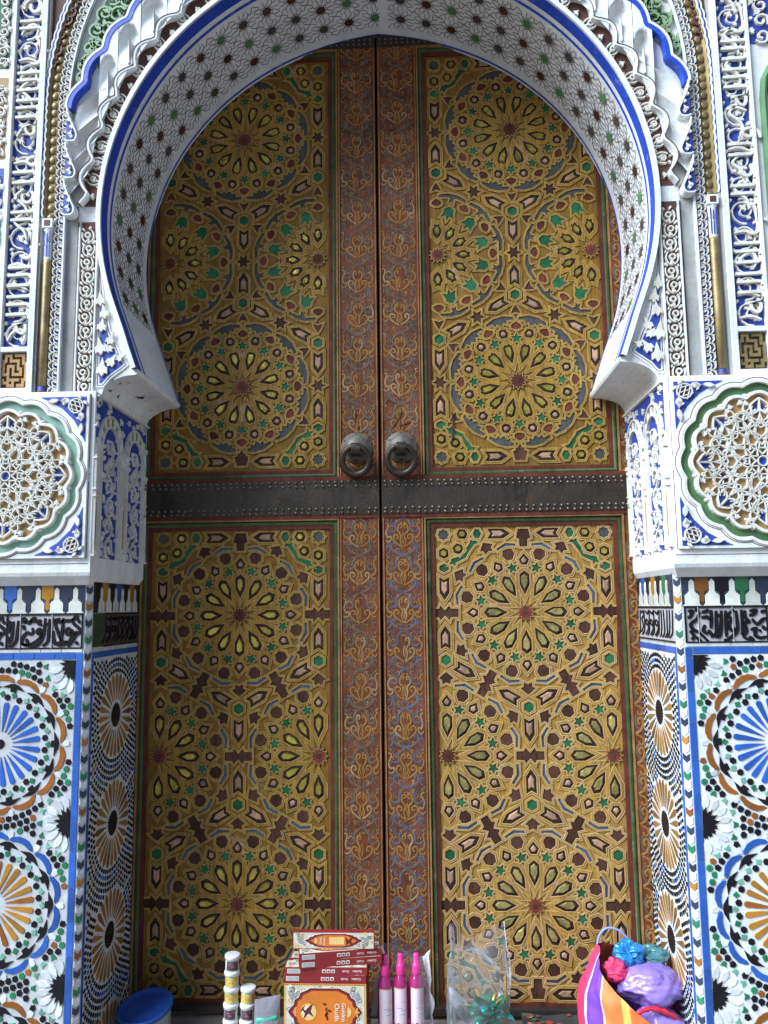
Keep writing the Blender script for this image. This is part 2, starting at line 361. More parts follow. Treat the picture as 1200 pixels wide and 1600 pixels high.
# ------------------------------------------------------------------ the door
RD = .2625
GOLD = ['door_gold', 'door_pale']
def cell(name, poly, hk, floor, inlay=None, scale=.6, dome=.0, w=.0098, l=.0021):
    """one inlaid piece: strap with two pale edge lines round a sunk floor, with or without a raised inlay"""
    P = offset(ccw([(x*RD, y*RD) for x, y in poly]), .0012); b = MB(); h = .0022+hk*.8
    o0 = offset(P, w); o1 = offset(P, w-l); o2 = offset(P, l); n = len(P)
    base = len(b.v)
    rings = [(o0, 0), (o0, h), (o1, h), (o2, h+.0006), (P, h+.0002), (P, .0012)]
    for ring, hh in rings: b.v += [(x, y, hh) for x, y in ring]
    mm = [GOLD[1], GOLD[1], GOLD[0], GOLD[1], 'cell_dark']
    for k in range(5):
        for i in range(n): j = (i+1) % n; b.face((base+k*n+i, base+k*n+j, base+(k+1)*n+j, base+(k+1)*n+i), mm[k])
    b.face(range(base+5*n, base+6*n), floor)
    if inlay:
        cx = sum(p[0] for p in P)/n; cy = sum(p[1] for p in P)/n
        Q = [(cx+(x-cx)*scale, cy+(y-cy)*scale) for x, y in P]
        b.prism(Q, .0012, .004+dome, inlay, inset=.003 if dome else .0012)
    return b.mesh(name)
def rose(name, r):
    b = MB(); P = [(x*RD, y*RD) for x, y in star(12, r, r*.66)]
    b.prism(offset(P, .0016), 0, .0058, 'door_pale'); b.prism(P, .005, .0064, 'cell_red', inset=.001); b.dome((0, 0), r*RD*.35, .0064, .0072, 'cell_brown', 8, 1)
    return b.mesh(name)
def pol(L): return L+[(x, -y) for x, y in reversed(L) if abs(y) > 1e-6]
BOW = [(-.165, -.045), (-.07, -.05), (-.055, -.085), (0, -.025), (.055, -.085), (.07, -.05), (.165, -.045), (.165, .045), (.07, .05), (.055, .085), (0, .025), (-.055, .085), (-.07, .05), (-.165, .045)]
HALFBOW = [(-.165, -.045), (-.07, -.05), (-.055, -.085), (.05, -.06), (.05, .06), (-.055, .085), (-.07, .05), (-.165, .045)]
LONG = pol([(.165, 0), (.25, .058), (.44, .058), (.405, 0)])
BAR_A = [(.828, -.112), (.848, -.118), (.888, 0), (.848, .118), (.828, .112), (.862, 0)]
BAR_B = [(.80, -.18), (.83, -.175), (.872, -.06), (.872, .06), (.83, .175), (.80, .18), (.818, .09), (.772, .078), (.802, .04), (.75, 0), (.802, -.04), (.772, -.078), (.818, -.09)]
BAR_C = [(.795, -.18), (.825, -.175), (.862, -.06), (.862, .06), (.825, .175), (.795, .18), (.826, .05), (.80, .018), (.745, .03), (.775, 0), (.745, -.03), (.80, -.018), (.826, -.05)]
KIT = {}; KITS = {}
def kit(k, *a, **kw): KIT[k] = cell(*a, **kw)
def make_kit():
    KIT['A_rose'] = rose('rosette', .11)
    kit('A_petal', 'petal', pol([(.225, 0), (.345, .058), (.465, .058), (.512, 0)]), .0004, 'cell_dark', 'cell_gilt_worn', .66, .003, w=.0138)
    kit('A_petal_gilt', 'petal', pol([(.225, 0), (.345, .058), (.465, .058), (.512, 0)]), .0004, 'cell_dark', 'cell_gilt', .66, .003, w=.0138)
    kit('star', 'star', [(x+.567, y) for x, y in star(5, .066, .030)], .0015, 'cell_green', w=.0045, l=.0016)
    kit('A_pent', 'pentagon', pol([(.592, .032), (.652, .06), (.725, 0)]), .001, 'cell_dark', 'cell_pink', .55, .001)
    kit('A_shield', 'shield', pol([(.675, .032), (.738, .073), (.80, .055), (.812, 0)]), .0006, 'cell_brown')
    kit('A_bar', 'bent_bar', BAR_A, .0018, 'cell_blue', w=.006, l=.002)
    kit('A_block', 'crown_block', [(.865, -.045), (.885, 0), (.865, .045), (.915, .05), (.93, .085), (.965, .045), (1.0, 0), (.965, -.045), (.93, -.085), (.915, -.05)], .0012, 'cell_brown', w=.007)
    kit('bow', 'bow_tie', BOW, .0020, 'cell_brown', w=.007)
    kit('halfbow', 'bow_tie', HALFBOW, .0020, 'cell_brown', w=.007)
    kit('long', 'long_hexagon', LONG, .0014, 'cell_dark', 'cell_pink', .58, .0005)
    kit('hex', 'hexagon', ngon(6, .062, PI/6), .0024, 'cell_green', w=.008)
    kit('smallhex', 'small_hexagon', [(.048, 0), (.02, .055), (-.02, .055), (-.048, 0), (-.02, -.055), (.02, -.055)], .0024, 'cell_green', w=.007)
    kit('goldhex', 'hexagon', [(.065, 0), (.036, .055), (-.036, .055), (-.065, 0), (-.036, -.055), (.036, -.055)], .001, 'cell_dark', 'cell_gilt', .66, .004)
    kit('corner', 'corner_star', star(8, .068, .055), .0016, 'cell_slate', w=.008)
    kit('elbow', 'elbow_bar', [(-.60, .90), (-.57, .87), (-.615, .86), (-.705, .735), (-.725, .69), (-.855, .625), (-.86, .585), (-.885, .615), (-.93, .605), (-.905, .64), (-.90, .67), (-.76, .715), (-.745, .75), (-.665, .87), (-.66, .905), (-.63, .89)], .0013, 'cell_green', w=.007)
    KIT['B_rose'] = rose('rosette', .118)
    kit('B_petal', 'petal', pol([(.24, 0), (.355, .056), (.462, .056), (.495, .025), (.478, 0)]), .0004, 'cell_dark', 'cell_gilt', .66, .003, w=.0138)
    kit('B_pent', 'pentagon', pol([(.595, .035), (.64, .058), (.69, .04), (.712, 0)]), .001, 'cell_dark', 'cell_pink', .5, .001)
    kit('tulip', 'tulip', pol([(.692, .02), (.712, .062), (.742, .058), (.765, .03), (.785, 0)]), .0012, 'cell_red', w=.007)
    kit('B_bar', 'leaf_bar', BAR_B, .0018, 'cell_slate', w=.007, l=.002)
    kit('C_bar', 'leaf_bar', BAR_C, .0018, 'cell_slate', w=.007, l=.002)
    kit('B_star6', 'six_point_star', star(6, .092, .045), .0020, 'cell_brown', w=.007)
    kit('tri', 'triangle', [(.90, -.06), (.925, 0), (.90, .06), (.955, .035), (1.01, 0), (.955, -.035)], .0012, 'cell_brown', w=.006)
    KIT['C_rose'] = rose('rosette', .105)
    kit('C_petal', 'petal', pol([(.23, 0), (.29, .052), (.36, .058), (.38, .035), (.43, .03), (.415, 0)]), .0004, 'cell_dark', 'cell_gilt', .62, .003, w=.0135)
    kit('C_crown', 'green_crown', pol([(.50, 0), (.565, .022), (.535, .085), (.59, .062), (.65, .058), (.69, 0)]), .0008, 'cell_green', w=.007)
    return dict(KIT)
KITS['plain'] = make_kit()
GOLD = ['door_gold_worn', 'door_pale_worn']; KITS['worn'] = make_kit()
d30 = rad(30)
def panel_pieces(kind, wornside):
    """(kit key, x, y, angle) in units of RD, panel centre at the origin, long axis up"""
    out = []; s3 = math.sqrt(3)
    def ok(x, y): return abs(x) < 1.045 and abs(y) < 2.80
    def ring(key, c, a0, r, n=12, par=True):
        for k in range(n):
            a = a0+2*PI*k/n
            if ok(c[0]+r*cos(a), c[1]+r*sin(a)): out.append((key, c[0], c[1], a, (k % 2)*.00025))
    full = [(0, s3), (0, -s3)]; half = [(-1, 0), (1, 0)]
    for c in full:
        if kind == 'A':
            out.append(('A_rose', *c, 0, 0)); ring('A_petal_gilt' if wornside == 'L' else 'A_petal', c, 0, .4); ring('star', c, d30/2, .565); ring('A_pent', c, 0, .65); ring('A_shield', c, d30/2, .74); ring('A_bar', c, d30/2, .86)
        else:
            out.append(('B_rose', *c, 0, 0)); ring('B_petal', c, d30/2, .4); ring('star', c, 0, .565); ring('B_pent', c, d30/2, .65); ring('tulip', c, 0, .74); ring('B_bar', c, d30/2, .84)
    for c in half:
        if kind == 'A':
            out.append(('A_rose', *c, 0, 0)); ring('A_petal_gilt' if wornside == 'L' else 'A_petal', c, 0, .4); ring('star', c, d30/2, .565); ring('A_pent', c, 0, .65); ring('A_shield', c, d30/2, .74); ring('A_bar', c, d30/2, .86)
        else:
            out.append(('C_rose', *c, 0, 0)); ring('C_petal', c, 0, .36); ring('C_crown', c, d30/2, .6); ring('tulip', c, 0, .74); ring('C_bar', c, d30/2, .84)
    blk = 'A_block' if kind == 'A' else 'tri'; bw = 'bow' if kind == 'A' else 'B_star6'
    for sy in (1, -1):
        c = (0, s3*sy)
        for a in (30, 60, 120, 150, -30, -90, -150):
            if kind == 'B' and a in (60, 120): continue
            out.append((blk, *c, rad(a*sy), 0))
        out.append((bw, 1, c[1], 0, 0)); out.append((bw, -1, c[1], 0, 0))
        for sx in (1, -1):
            out.append((bw, .5*sx, .866*sy, rad(-60*sy*sx), 0))
            Tp = (1*sx, 1.155*sy); out.append(('hex', *Tp, 0, 0))
            out.append(('long', .5*sx, .866*sy, math.atan2(Tp[1]-.866*sy, .5*sx), 0))
            out.append(('long', 1*sx, s3*sy, rad(-90*sy), 0)); out.append(('long', 1*sx, s3*sy, rad(90*sy), 0))
            out.append(('long', .5*sx, .866*sy, math.atan2(.577*sy-.866*sy, -.5*sx), 0))
            e = s3*sy
            out.append(('long', 0, e+.985*sy, 0 if sx > 0 else PI, 0)); out.append(('smallhex', .577*sx, e+.985*sy, 0, 0)); out.append(('smallhex', 1*sx, e+.56*sy, PI/2, 0))
            out.append(('goldhex', .765*sx, e+.985*sy, 0, 0)); out.append(('goldhex', 1*sx, e+.745*sy, PI/2, 0)); out.append(('goldhex', .82*sx, e+.80*sy, PI/4, 0)); out.append(('corner', 1*sx, e+.98*sy, 0, 0))
            out.append(('elbow', 0, e, (sx, sy), 0))
        out.append(('hex', 0, .577*sy, 0, 0)); out.append(('long', 0, 0, rad(90*sy), 0)); out.append(('halfbow', 0, s3*sy+.985*sy, rad(90*sy), 0))
        for sx in (1, -1): out.append((blk, 1*sx, 0, rad(90*sy), 0)); out.append((blk, 1*sx, 0, rad(90+60*sx)*sy, 0))
    out.append((bw, 0, 0, 0, 0))
    return out
def frame_ring(x0, z0, x1, z1, a, b, h0, h1, mname, inset=0):
    """flat frame from a to b outside the rectangle"""
    q = MB(); q.ringp(rect(x0-b, z0-b, x1+b, z1+b), rect(x0-a, z0-a, x1+a, z1+a), h0, h1, mname); return q.mesh('frame_moulding')
def tube_frame(x0, z0, x1, z1, g, r, mname):
    q = MB(); c = rect(x0-g, z0-g, x1+g, z1+g); n = 4; prof = [(r*cos(t), r*sin(t)) for t in [PI*k/6 for k in range(7)]]
    for i, (cx, cz) in enumerate(c):
        sx = -1 if i in (0, 3) else 1; sz = -1 if i in (0, 1) else 1
        for px, ph in prof: q.v.append((cx+sx*px, cz+sz*px, .006+ph*1.1))
    for i in range(4):
        j = (i+1) % 4
        for k in range(6): q.face((i*7+k, j*7+k, j*7+k+1, i*7+k+1), mname)
    return q.mesh('round_moulding', smooth=True)
def stile_motif(variant, seed=0):
    rj = random.Random(seed*13+variant)
    g = {'gold': 'scroll_gold', 'slate': 'scroll_slate' if variant == 0 else 'scroll_blue'}
    q = MB(); s = .062
    def rb(P, w, m, h=.0016):
        for sg in (1, -1):
            mm_ = 'scroll_pale' if m == g['gold'] and rj.random() < .22 else m
            if rj.random() < .06: continue
            path = [(x*sg*s, y*s) for x, y in catmull([(a_+rj.uniform(-.03, .03)*(abs(a_) > .05), b_+rj.uniform(-.03, .03)) for a_, b_ in P], 4)]; n = len(path)
            q.ribbon(path, [w*s*(.45+.75*sin(PI*(.12+.8*i/(n-1)))) for i in range(n)], .0, h*.7, mm_)
    G, S = g['gold'], g['slate']
    rb([(.02, -.62), (.15, -.25), (.10, .05), (.27, .30), (.22, .60), (.08, .60), (.10, .46), (.17, .46)], .085, G)
    rb([(.03, -.60), (.30, -.45), (.55, -.20), (.50, .06), (.30, .04), (.30, -.12), (.42, -.12)], .085, G)
    rb([(.0, -.40), (.07, -.1), (0, .22)], .05, G, .0013)
    rb([(.97, .75), (.80, .60), (.93, .25), (.84, -.05), (.70, -.02), (.68, -.22), (.86, -.30), (.97, -.18)], .08, G)
    rb([(.97, .95), (.86, .88), (.90, .78)], .06, G)
    rb([(0, .98), (.25, .86), (.42, .60), (.42, .30), (.66, .22), (.90, .42)], .115, S, .0011)
    rb([(0, -.98), (.30, -.93), (.60, -.72), (.66, -.45), (.46, -.40), (.48, -.58)], .115, S, .0011)
    rb([(.98, -.98), (.76, -.80), (.74, -.58), (.90, -.52), (.92, -.68)], .075, S, .0011)
    rb([(.55, .98), (.70, .80), (.62, .62), (.54, .70), (.58, .80)], .07, S, .0011)
    rb([(.10, -.92), (.22, -.72), (.12, -.66), (.05, -.76)], .06, S, .0011)
    rb([(.60, .10), (.66, -.06), (.58, -.10)], .05, S, .0011); rb([(.30, .70), (.34, .86), (.44, .86)], .05, G, .0012)
    rb([(.18, .78), (.10, .70), (.02, .78)], .045, G, .0012); rb([(.30, -.86), (.42, -.74), (.36, -.66), (.28, -.72)], .05, G, .0012); rb([(.72, .98), (.84, .90), (.78, .80)], .05, S, .0011); rb([(.52, .46), (.62, .56), (.74, .50), (.70, .40)], .05, G, .0012); rb([(.20, .02), (.36, .22), (.34, .34)], .04, 'mould_red', .0012); rb([(.60, -.30), (.78, -.40), (.90, -.36)], .05, S, .0011); rb([(.97, .08), (.88, .10), (.84, .24)], .05, S, .0011)
    return q.mesh('scroll_motif')
MOT = [[stile_motif(0, k) for k in range(6)], [stile_motif(1, k) for k in range(6)]]
def half_motif():
    q = MB()
    for f, h, w, mn in (([(-.5, -1), (.2, -.7), (.45, -.2), (.1, .1), (-.25, -.1), (-.05, -.35)], .0016, .010, 'scroll_gold'), ([(-.5, 1), (.3, .75), (.4, .4), (0, .3), (-.2, .55)], .0014, .008, 'scroll_gold'), ([(.5, -.9), (-.3, -.55), (-.5, 0), (-.2, .3)], .0012, .008, 'scroll_slate'), ([(.5, .1), (.55, .5), (.25, .6)], .0012, .007, 'scroll_gold')):
        q.ribbon([(x*.022, y*.045) for x, y in catmull(f, 4)], w*.75, 0, h, mn)
    return q.mesh('scroll_motif')
HM = half_motif()
def knocker_parts(leaf, x, z):
    b = MB(); R0 = .052
    b.lathe([(R0, 0), (R0*1.02, .004), (R0*.95, .008), (R0*.86, .011), (R0*.72, .026), (R0*.45, .037), (R0*.15, .041)], 'iron_pale', 28)
    kn = put('knocker', b.mesh('knocker', True), FR(-.0185) @ T(x, z, 0), leaf)
    for k in range(6):
        q = MB(); a = rad(60*k+30); q.dome((R0*.82*cos(a), R0*.82*sin(a)), .0055, .009, .017, 'iron', 8, 2); put('bolt', q.mesh('bolt', True), FR(-.0185) @ T(x, z, 0), kn)
    q = MB(); pr = [(-.013, .004), (-.013, .028), (.013, .028), (.013, .004)]
    q.grid(lambda u, v: ((u-.5)*.030, -.012+.026*cos(PI*v*1.1)*.9, .030+.028*sin(PI*v*1.1)), 4, 10, 'iron'); q.grid(lambda u, v: ((u-.5)*.030, -.012+.018*cos(PI*v*1.1)*.9, .030+.020*sin(PI*v*1.1)), 4, 10, 'iron')
    q.box((-.015, -.02, .02), (.015, .014, .036), 'iron')
    put('staple', q.mesh('staple', True), FR(-.0185) @ T(x, z, 0), kn)
    q = MB(); q.tube([(.0455*cos(2*PI*k/36), -.049+.0455*sin(2*PI*k/36), .048-.012*(1-sin(2*PI*k/36))) for k in range(36)], [.0104+.0014*sin(2*PI*k/36+PI) for k in range(36)], 'iron', 10, True)
    put('ring', q.mesh('ring', True), FR(-.0185) @ T(x, z, 0), kn)
    return kn
def door_leaf(side):
    s = -1 if side == 'L' else 1
    xi = -.012 if s < 0 else -.006                       # meeting edge
    xo = s*.86
    px0, px1 = (-.787, -.177) if s < 0 else (.163, .757)
    cx = (px0+px1)/2
    lf = thing('door_leaf', 'left leaf of the tall painted double door, ring knocker at its right edge' if s < 0 else 'right leaf of the tall painted double door, paint scuffed pale near the bottom', 'door', ((xi+xo)/2, 0, .012), 'leaves of the double door')
    body = MB(); a, b_ = sorted((xi, xo)); body.box((a, .012, .012), (b_, .06, 3.42), 'door_dark'); put('backing_board', body.mesh('backing_board'), None, lf)
    if s < 0: q = MB(); q.box((-.03, .0605, .012), (.02, .085, 3.42), 'door_dark'); put('rebate_strip', q.mesh('rebate_strip'), None, lf)  # added unseen strip behind the meeting gap, stops sky light showing through
    for (z0, z1, kind) in ((.036, 1.520, 'A'), (1.712, 3.216, 'B')):
        q = MB(); q.box((px0-.004, z0-.004, -.012), (px1+.004, z1+.004, 0), 'door_gold_worn' if kind == 'A' and s > 0 else 'door_gold_dark')
        pn = put('panel', q.mesh('panel'), FR(0), lf)
        cz = (z0+z1)/2; ex = {}
        for key, x, y, an, dh in panel_pieces(kind, side):
            me = KITS['worn' if kind == 'A' and s > 0 else 'plain'][key]
            if key == 'elbow':
                sx, sy = an; M = FR(0) @ T(cx, cz+y*RD, .0) @ Matrix.Diagonal((-sx, sy, 1, 1))
            else: M = FR(0) @ T(cx+x*RD, cz+y*RD, dh, an)
            put(me.name.split('.')[0], me, M, pn)
        put('panel_edge', frame_ring(px0, z0, px1, z1, -.004, .009, -.01, .0075, 'mould_red'), FR(0), lf)
        put('round_moulding', tube_frame(px0, z0, px1, z1, .0165, .0075, 'mould_green'), FR(0), lf)
        put('frame_moulding', frame_ring(px0, z0, px1, z1, .0235, .029, -.01, .0205, 'mould_tan'), FR(0), lf)
    # stiles and rails (surface 18 mm in front of the panels)
    e = .029
    sx0, sx1 = sorted((xi, px1+e if s < 0 else px0-e)); ox0, ox1 = sorted((xo, px0-e if s < 0 else px1+e))
    for nm, x0, x1 in (('meeting_stile', sx0, sx1), ('outer_stile', ox0, ox1)):
        for z0, z1, low in ((.014, 1.5525, 1), (1.6855, 3.40, 0)):
            q = MB(); q.box((x0+.001, z0, -.012), (x1-.001, z1, .018), 'stile_red'); st = put(nm, q.mesh(nm), FR(0), lf)
            if nm == 'meeting_stile':
                q = MB()
                for xx in (x0+.004, x1-.007): q.box((xx, z0+.003, .018), (xx+.0035, z1-.003, .0215), 'mould_tan')
                put('edge_bead', q.mesh('edge_bead'), FR(0), st)
                n = int((z1-z0)/.1235); wd_ = (x1-x0-.022)/2
                for k in range(n):
                    zc = (z1-.066-.1235*k) if low else (z0+.066+.1235*k)
                    if not low and k == 0: zc += .0
                    put('scroll_motif', MOT[1 if (s > 0 and low) else 0][(k*5+(3 if s > 0 else 0)) % 6], FR(0) @ T((x0+x1)/2, zc, .018) @ Matrix.Diagonal((wd_/.062, 1, 1, 1)), st)
            elif abs(x1-x0) > .05:
                for k in range(int((z1-z0)/.092)): put('scroll_motif', HM, FR(0) @ T(x0+.019, z0+.05+.092*k, .018) @ Matrix.Diagonal((1.15, 1, 1, 1)), st)
    for z0, z1 in ((1.549, 1.5615), (1.677, 1.690)):
        q = MB(); q.box((a+.0005, z0, .0), (b_-.0005, z1, .0225), 'mould_red'); put('rail', q.mesh('rail'), FR(0), lf)
    q = MB(); q.box((a+.0005, 3.246, .0), (b_-.0005, 3.42, .0235), 'door_dark'); put('top_rail', q.mesh('top_rail'), FR(0), lf)
    q = MB(); q.box((a+.0005, .013, .0), (b_-.0005, .030, .030), 'door_dark'); put('bottom_rail', q.mesh('bottom_rail'), FR(0), lf)
    q = MB(); q.box((a+.001, 1.5615, .0), (b_-.001, 1.677, .0245), 'iron'); ib = put('iron_band', q.mesh('iron_band'), FR(0), lf)
    q = MB(); x = a+.012
    for xx in (a+.21, a+.47, a+.66): q.box((xx, 1.5625, .0243), (xx+.0016, 1.676, .0248), 'door_dark')
    while x < b_-.004:
        for zz in (1.5675, 1.581, 1.657, 1.6705):
            if random.random() < .03: continue
            q.dome((x+random.uniform(-.0016, .0016)+(.0 if zz in (1.5675, 1.6705) else .003), zz+random.uniform(-.0012, .0012)), random.uniform(.0045, .0058), .0245, .0305, 'stud_iron', 8, 2)
        x += .0222
    put('studs', q.mesh('studs', True), FR(0), ib, kind='stuff')
    q = MB(); x = a+.012
    while x < b_-.004:
        for zz in (3.256, 3.272): q.dome((x, zz), .004, .0235, .028, 'stud_iron', 6, 2)
        x += .02
    put('studs', q.mesh('studs', True), FR(0), lf, kind='stuff')
    knocker_parts(lf, -.088 if s < 0 else .062, 1.786)
    # old nail holes and gouges above the knockers
    q = MB(); gx = -.088 if s < 0 else .062
    for P in ([(gx-.004, 1.875), (gx-.002, 1.90), (gx+.001, 1.92)], [(gx+.006, 1.848), (gx+.010, 1.862)]) if s < 0 else ([(gx-.03, 1.85), (gx-.004, 1.885), (gx+.006, 1.91)], [(gx-.004, 1.858), (gx+.034, 1.872)], [(.232, 1.80), (.238, 1.86), (.236, 1.905)]):
        q.ribbon(P, .0045, .019 if abs(P[0][0]) < .15 else .006, .0206 if abs(P[0][0]) < .15 else .0085, 'door_dark')
    put('gouge', q.mesh('gouge'), FR(0), lf)
    return lf
door_leaf('L'); door_leaf('R')
# ------------------------------------------------------------------ tiled piers
def tile(poly, m, h=.0024, name='tile'):
    q = MB(); q.prism(poly, 0, h, m, inset=.0007); return q.mesh(name)
TC = {}
def tkey(shape, poly, m, name):
    k = (shape, m)
    if k not in TC: TC[k] = tile(poly, m, name=name)
    return TC[k]
def cham(s):
    c = 1/math.sqrt(2); A = (s*XO, -D)
    if s > 0: return Matrix(((c, 0, -c, A[0]), (-c, 0, -c, A[1]), (0, 1, 0, 0), (0, 0, 0, 1)))
    return Matrix(((c, 0, c, A[0]-.0155), (c, 0, -c, A[1]-.0155), (0, 1, 0, 0), (0, 0, 0, 1)))
RAY = pol([(.034, 0), (.075, .0060), (.110, .0082), (.1155, .0045)]); RAY = [(x, y) for x, y in RAY]
TOOTH = pol([(.146, .0085), (.1555, .0095), (.1545, .0335), (.1675, .012), (.170, 0)])
SEG = [(r_*cos(rad(a_)), r_*sin(rad(a_))) for a_, r_ in [(12.3, .1740), (10.3, .183), (5, .1912), (0, .1925), (-5, .1912), (-10.3, .183), (-12.3, .1740), (-9.5, .1712), (-4.5, .1748), (0, .1757), (4.5, .1748), (9.5, .1712)]]
RAY2 = pol([(.046, 0), (.085, .0064), (.112, .0096), (.1235, .004)])
MERLON = [(-.026, 0), (.026, 0), (.0195, .006), (.0195, .030), (.0155, .030), (.0155, .0345), (.0105, .0345), (.0105, .039), (.0075, .039), (.0075, .066), (0, .075), (-.0075, .066), (-.0075, .039), (-.0105, .039), (-.0105, .0345), (-.0155, .0345), (-.0155, .030), (-.0195, .030), (-.0195, .006)]
CHEV = [(-.0098, .010), (-.0098, -.007), (0, -.0150), (.0098, -.007), (.0098, .010), (0, .002)]
INS_L = [  # black strokes of the band on the left pier, traced in a 1190 x 490 frame (x to the right, y down)
    [(1000, 230), (960, 200), (925, 240), (940, 290), (990, 280), (1012, 235), (1022, 300), (985, 385), (900, 440), (800, 452)],
    [(872, 50), (864, 240), (850, 390)], [(725, 60), (780, 220), (850, 385)], [(722, 240), (735, 360), (760, 425), (860, 405), (960, 400)], [(790, 120), (880, 95), (990, 90), (1040, 60)], [(790, 120), (770, 80), (820, 60)],
    [(1060, 20), (1030, 120), (1110, 190), (1150, 250), (1080, 300), (1040, 380), (960, 470)], [(1100, 70), (1140, 130)], [(1080, 400), (1120, 440)], [(1110, 20), (1060, 70)], [(1040, 300), (1100, 250)],
    [(657, 60), (652, 220), (640, 390), (560, 455)], [(587, 50), (580, 200), (560, 320), (480, 440), (350, 452), (230, 420)],
    [(538, 225), (490, 205), (465, 250), (500, 282), (538, 240), (530, 320), (430, 400), (330, 445)], [(388, 190), (402, 260), (360, 282), (300, 262), (240, 340), (232, 420), (320, 452)],
    [(300, 110), (225, 100), (245, 50), (330, 125), (390, 50), (445, 55)], [(345, 90), (480, 95), (520, 70)], [(470, 130), (540, 150)], [(240, 150), (265, 220)], [(300, 350), (330, 430)],
    [(80, 90), (72, 250), (60, 350), (20, 420)], [(160, 80), (150, 250), (138, 370), (70, 450), (10, 452)], [(0, 90), (30, 130), (10, 260)], [(0, 320), (30, 380)], [(600, 120), (620, 160)], [(690, 300), (715, 330)]]
INS_R = [
    [(230, 60), (180, 170), (90, 240), (130, 320), (210, 360), (330, 480)], [(60, 60), (130, 50), (90, 130), (50, 150)], [(160, 40), (220, 40)], [(260, 70), (330, 60), (360, 30)], [(250, 150), (340, 140), (380, 190)], [(300, 250), (270, 330), (330, 380)], [(70, 330), (130, 400), (90, 460)], [(160, 420), (230, 480)], [(340, 320), (400, 400)],
    [(400, 40), (395, 200), (380, 300)], [(470, 50), (468, 230), (450, 380), (370, 420)], [(545, 50), (540, 200), (510, 400), (440, 420)], [(610, 50), (610, 250), (600, 420)], [(690, 60), (640, 130), (690, 170), (650, 260), (690, 340), (740, 300)], [(760, 50), (770, 200), (760, 340), (640, 450), (560, 470)], [(840, 40), (850, 300), (830, 400)], [(890, 50), (900, 160), (950, 210), (880, 230), (900, 340), (850, 420), (950, 470)],
    [(960, 60), (1060, 50), (1010, 110), (950, 120)], [(990, 170), (1060, 250), (1150, 180), (1190, 170)], [(1190, 60), (1120, 80)], [(960, 330), (1040, 300), (1020, 400), (1100, 440), (1190, 420)], [(1130, 270), (1180, 330)], [(930, 420), (1000, 470)], [(1080, 350), (1110, 330)], [(480, 130), (520, 110)], [(700, 60), (730, 40)]]
def inscription(strokes, w0, wx, hz, wd=.0096, seg=3):
    q = MB()
    for P in strokes:
        pts = [(w0+x/1190*wx, (490-y)/490*hz) for x, y in catmull(P, seg)]; n = len(pts)
        q.ribbon(pts, [wd*(.72+.45*sin(PI*i/max(1, n-1))) for i in range(n)], .001, .0042, 'glaze_black', ch=.2)
    return q
def scribble(width, n, rnd):
    S = []
    for k in range(n):
        x = 1190*(k+.5)/n; t = rnd.random()
        if t < .5: S.append([(x+rnd.uniform(-20, 20), 40), (x, 240), (x-rnd.uniform(0, 30), 380), (x-rnd.uniform(60, 130), 440)])
        elif t < .8: S.append([(x+40, 230), (x-20, 190), (x-40, 250), (x+20, 280), (x+50, 240), (x+40, 340), (x-60, 430)]); S.append([(x-40, 60), (x+30, 100), (x+70, 50)])
        else: S.append([(x-60, 90), (x+10, 60), (x+60, 130), (x-20, 180), (x+30, 300), (x-50, 400)])
    return S
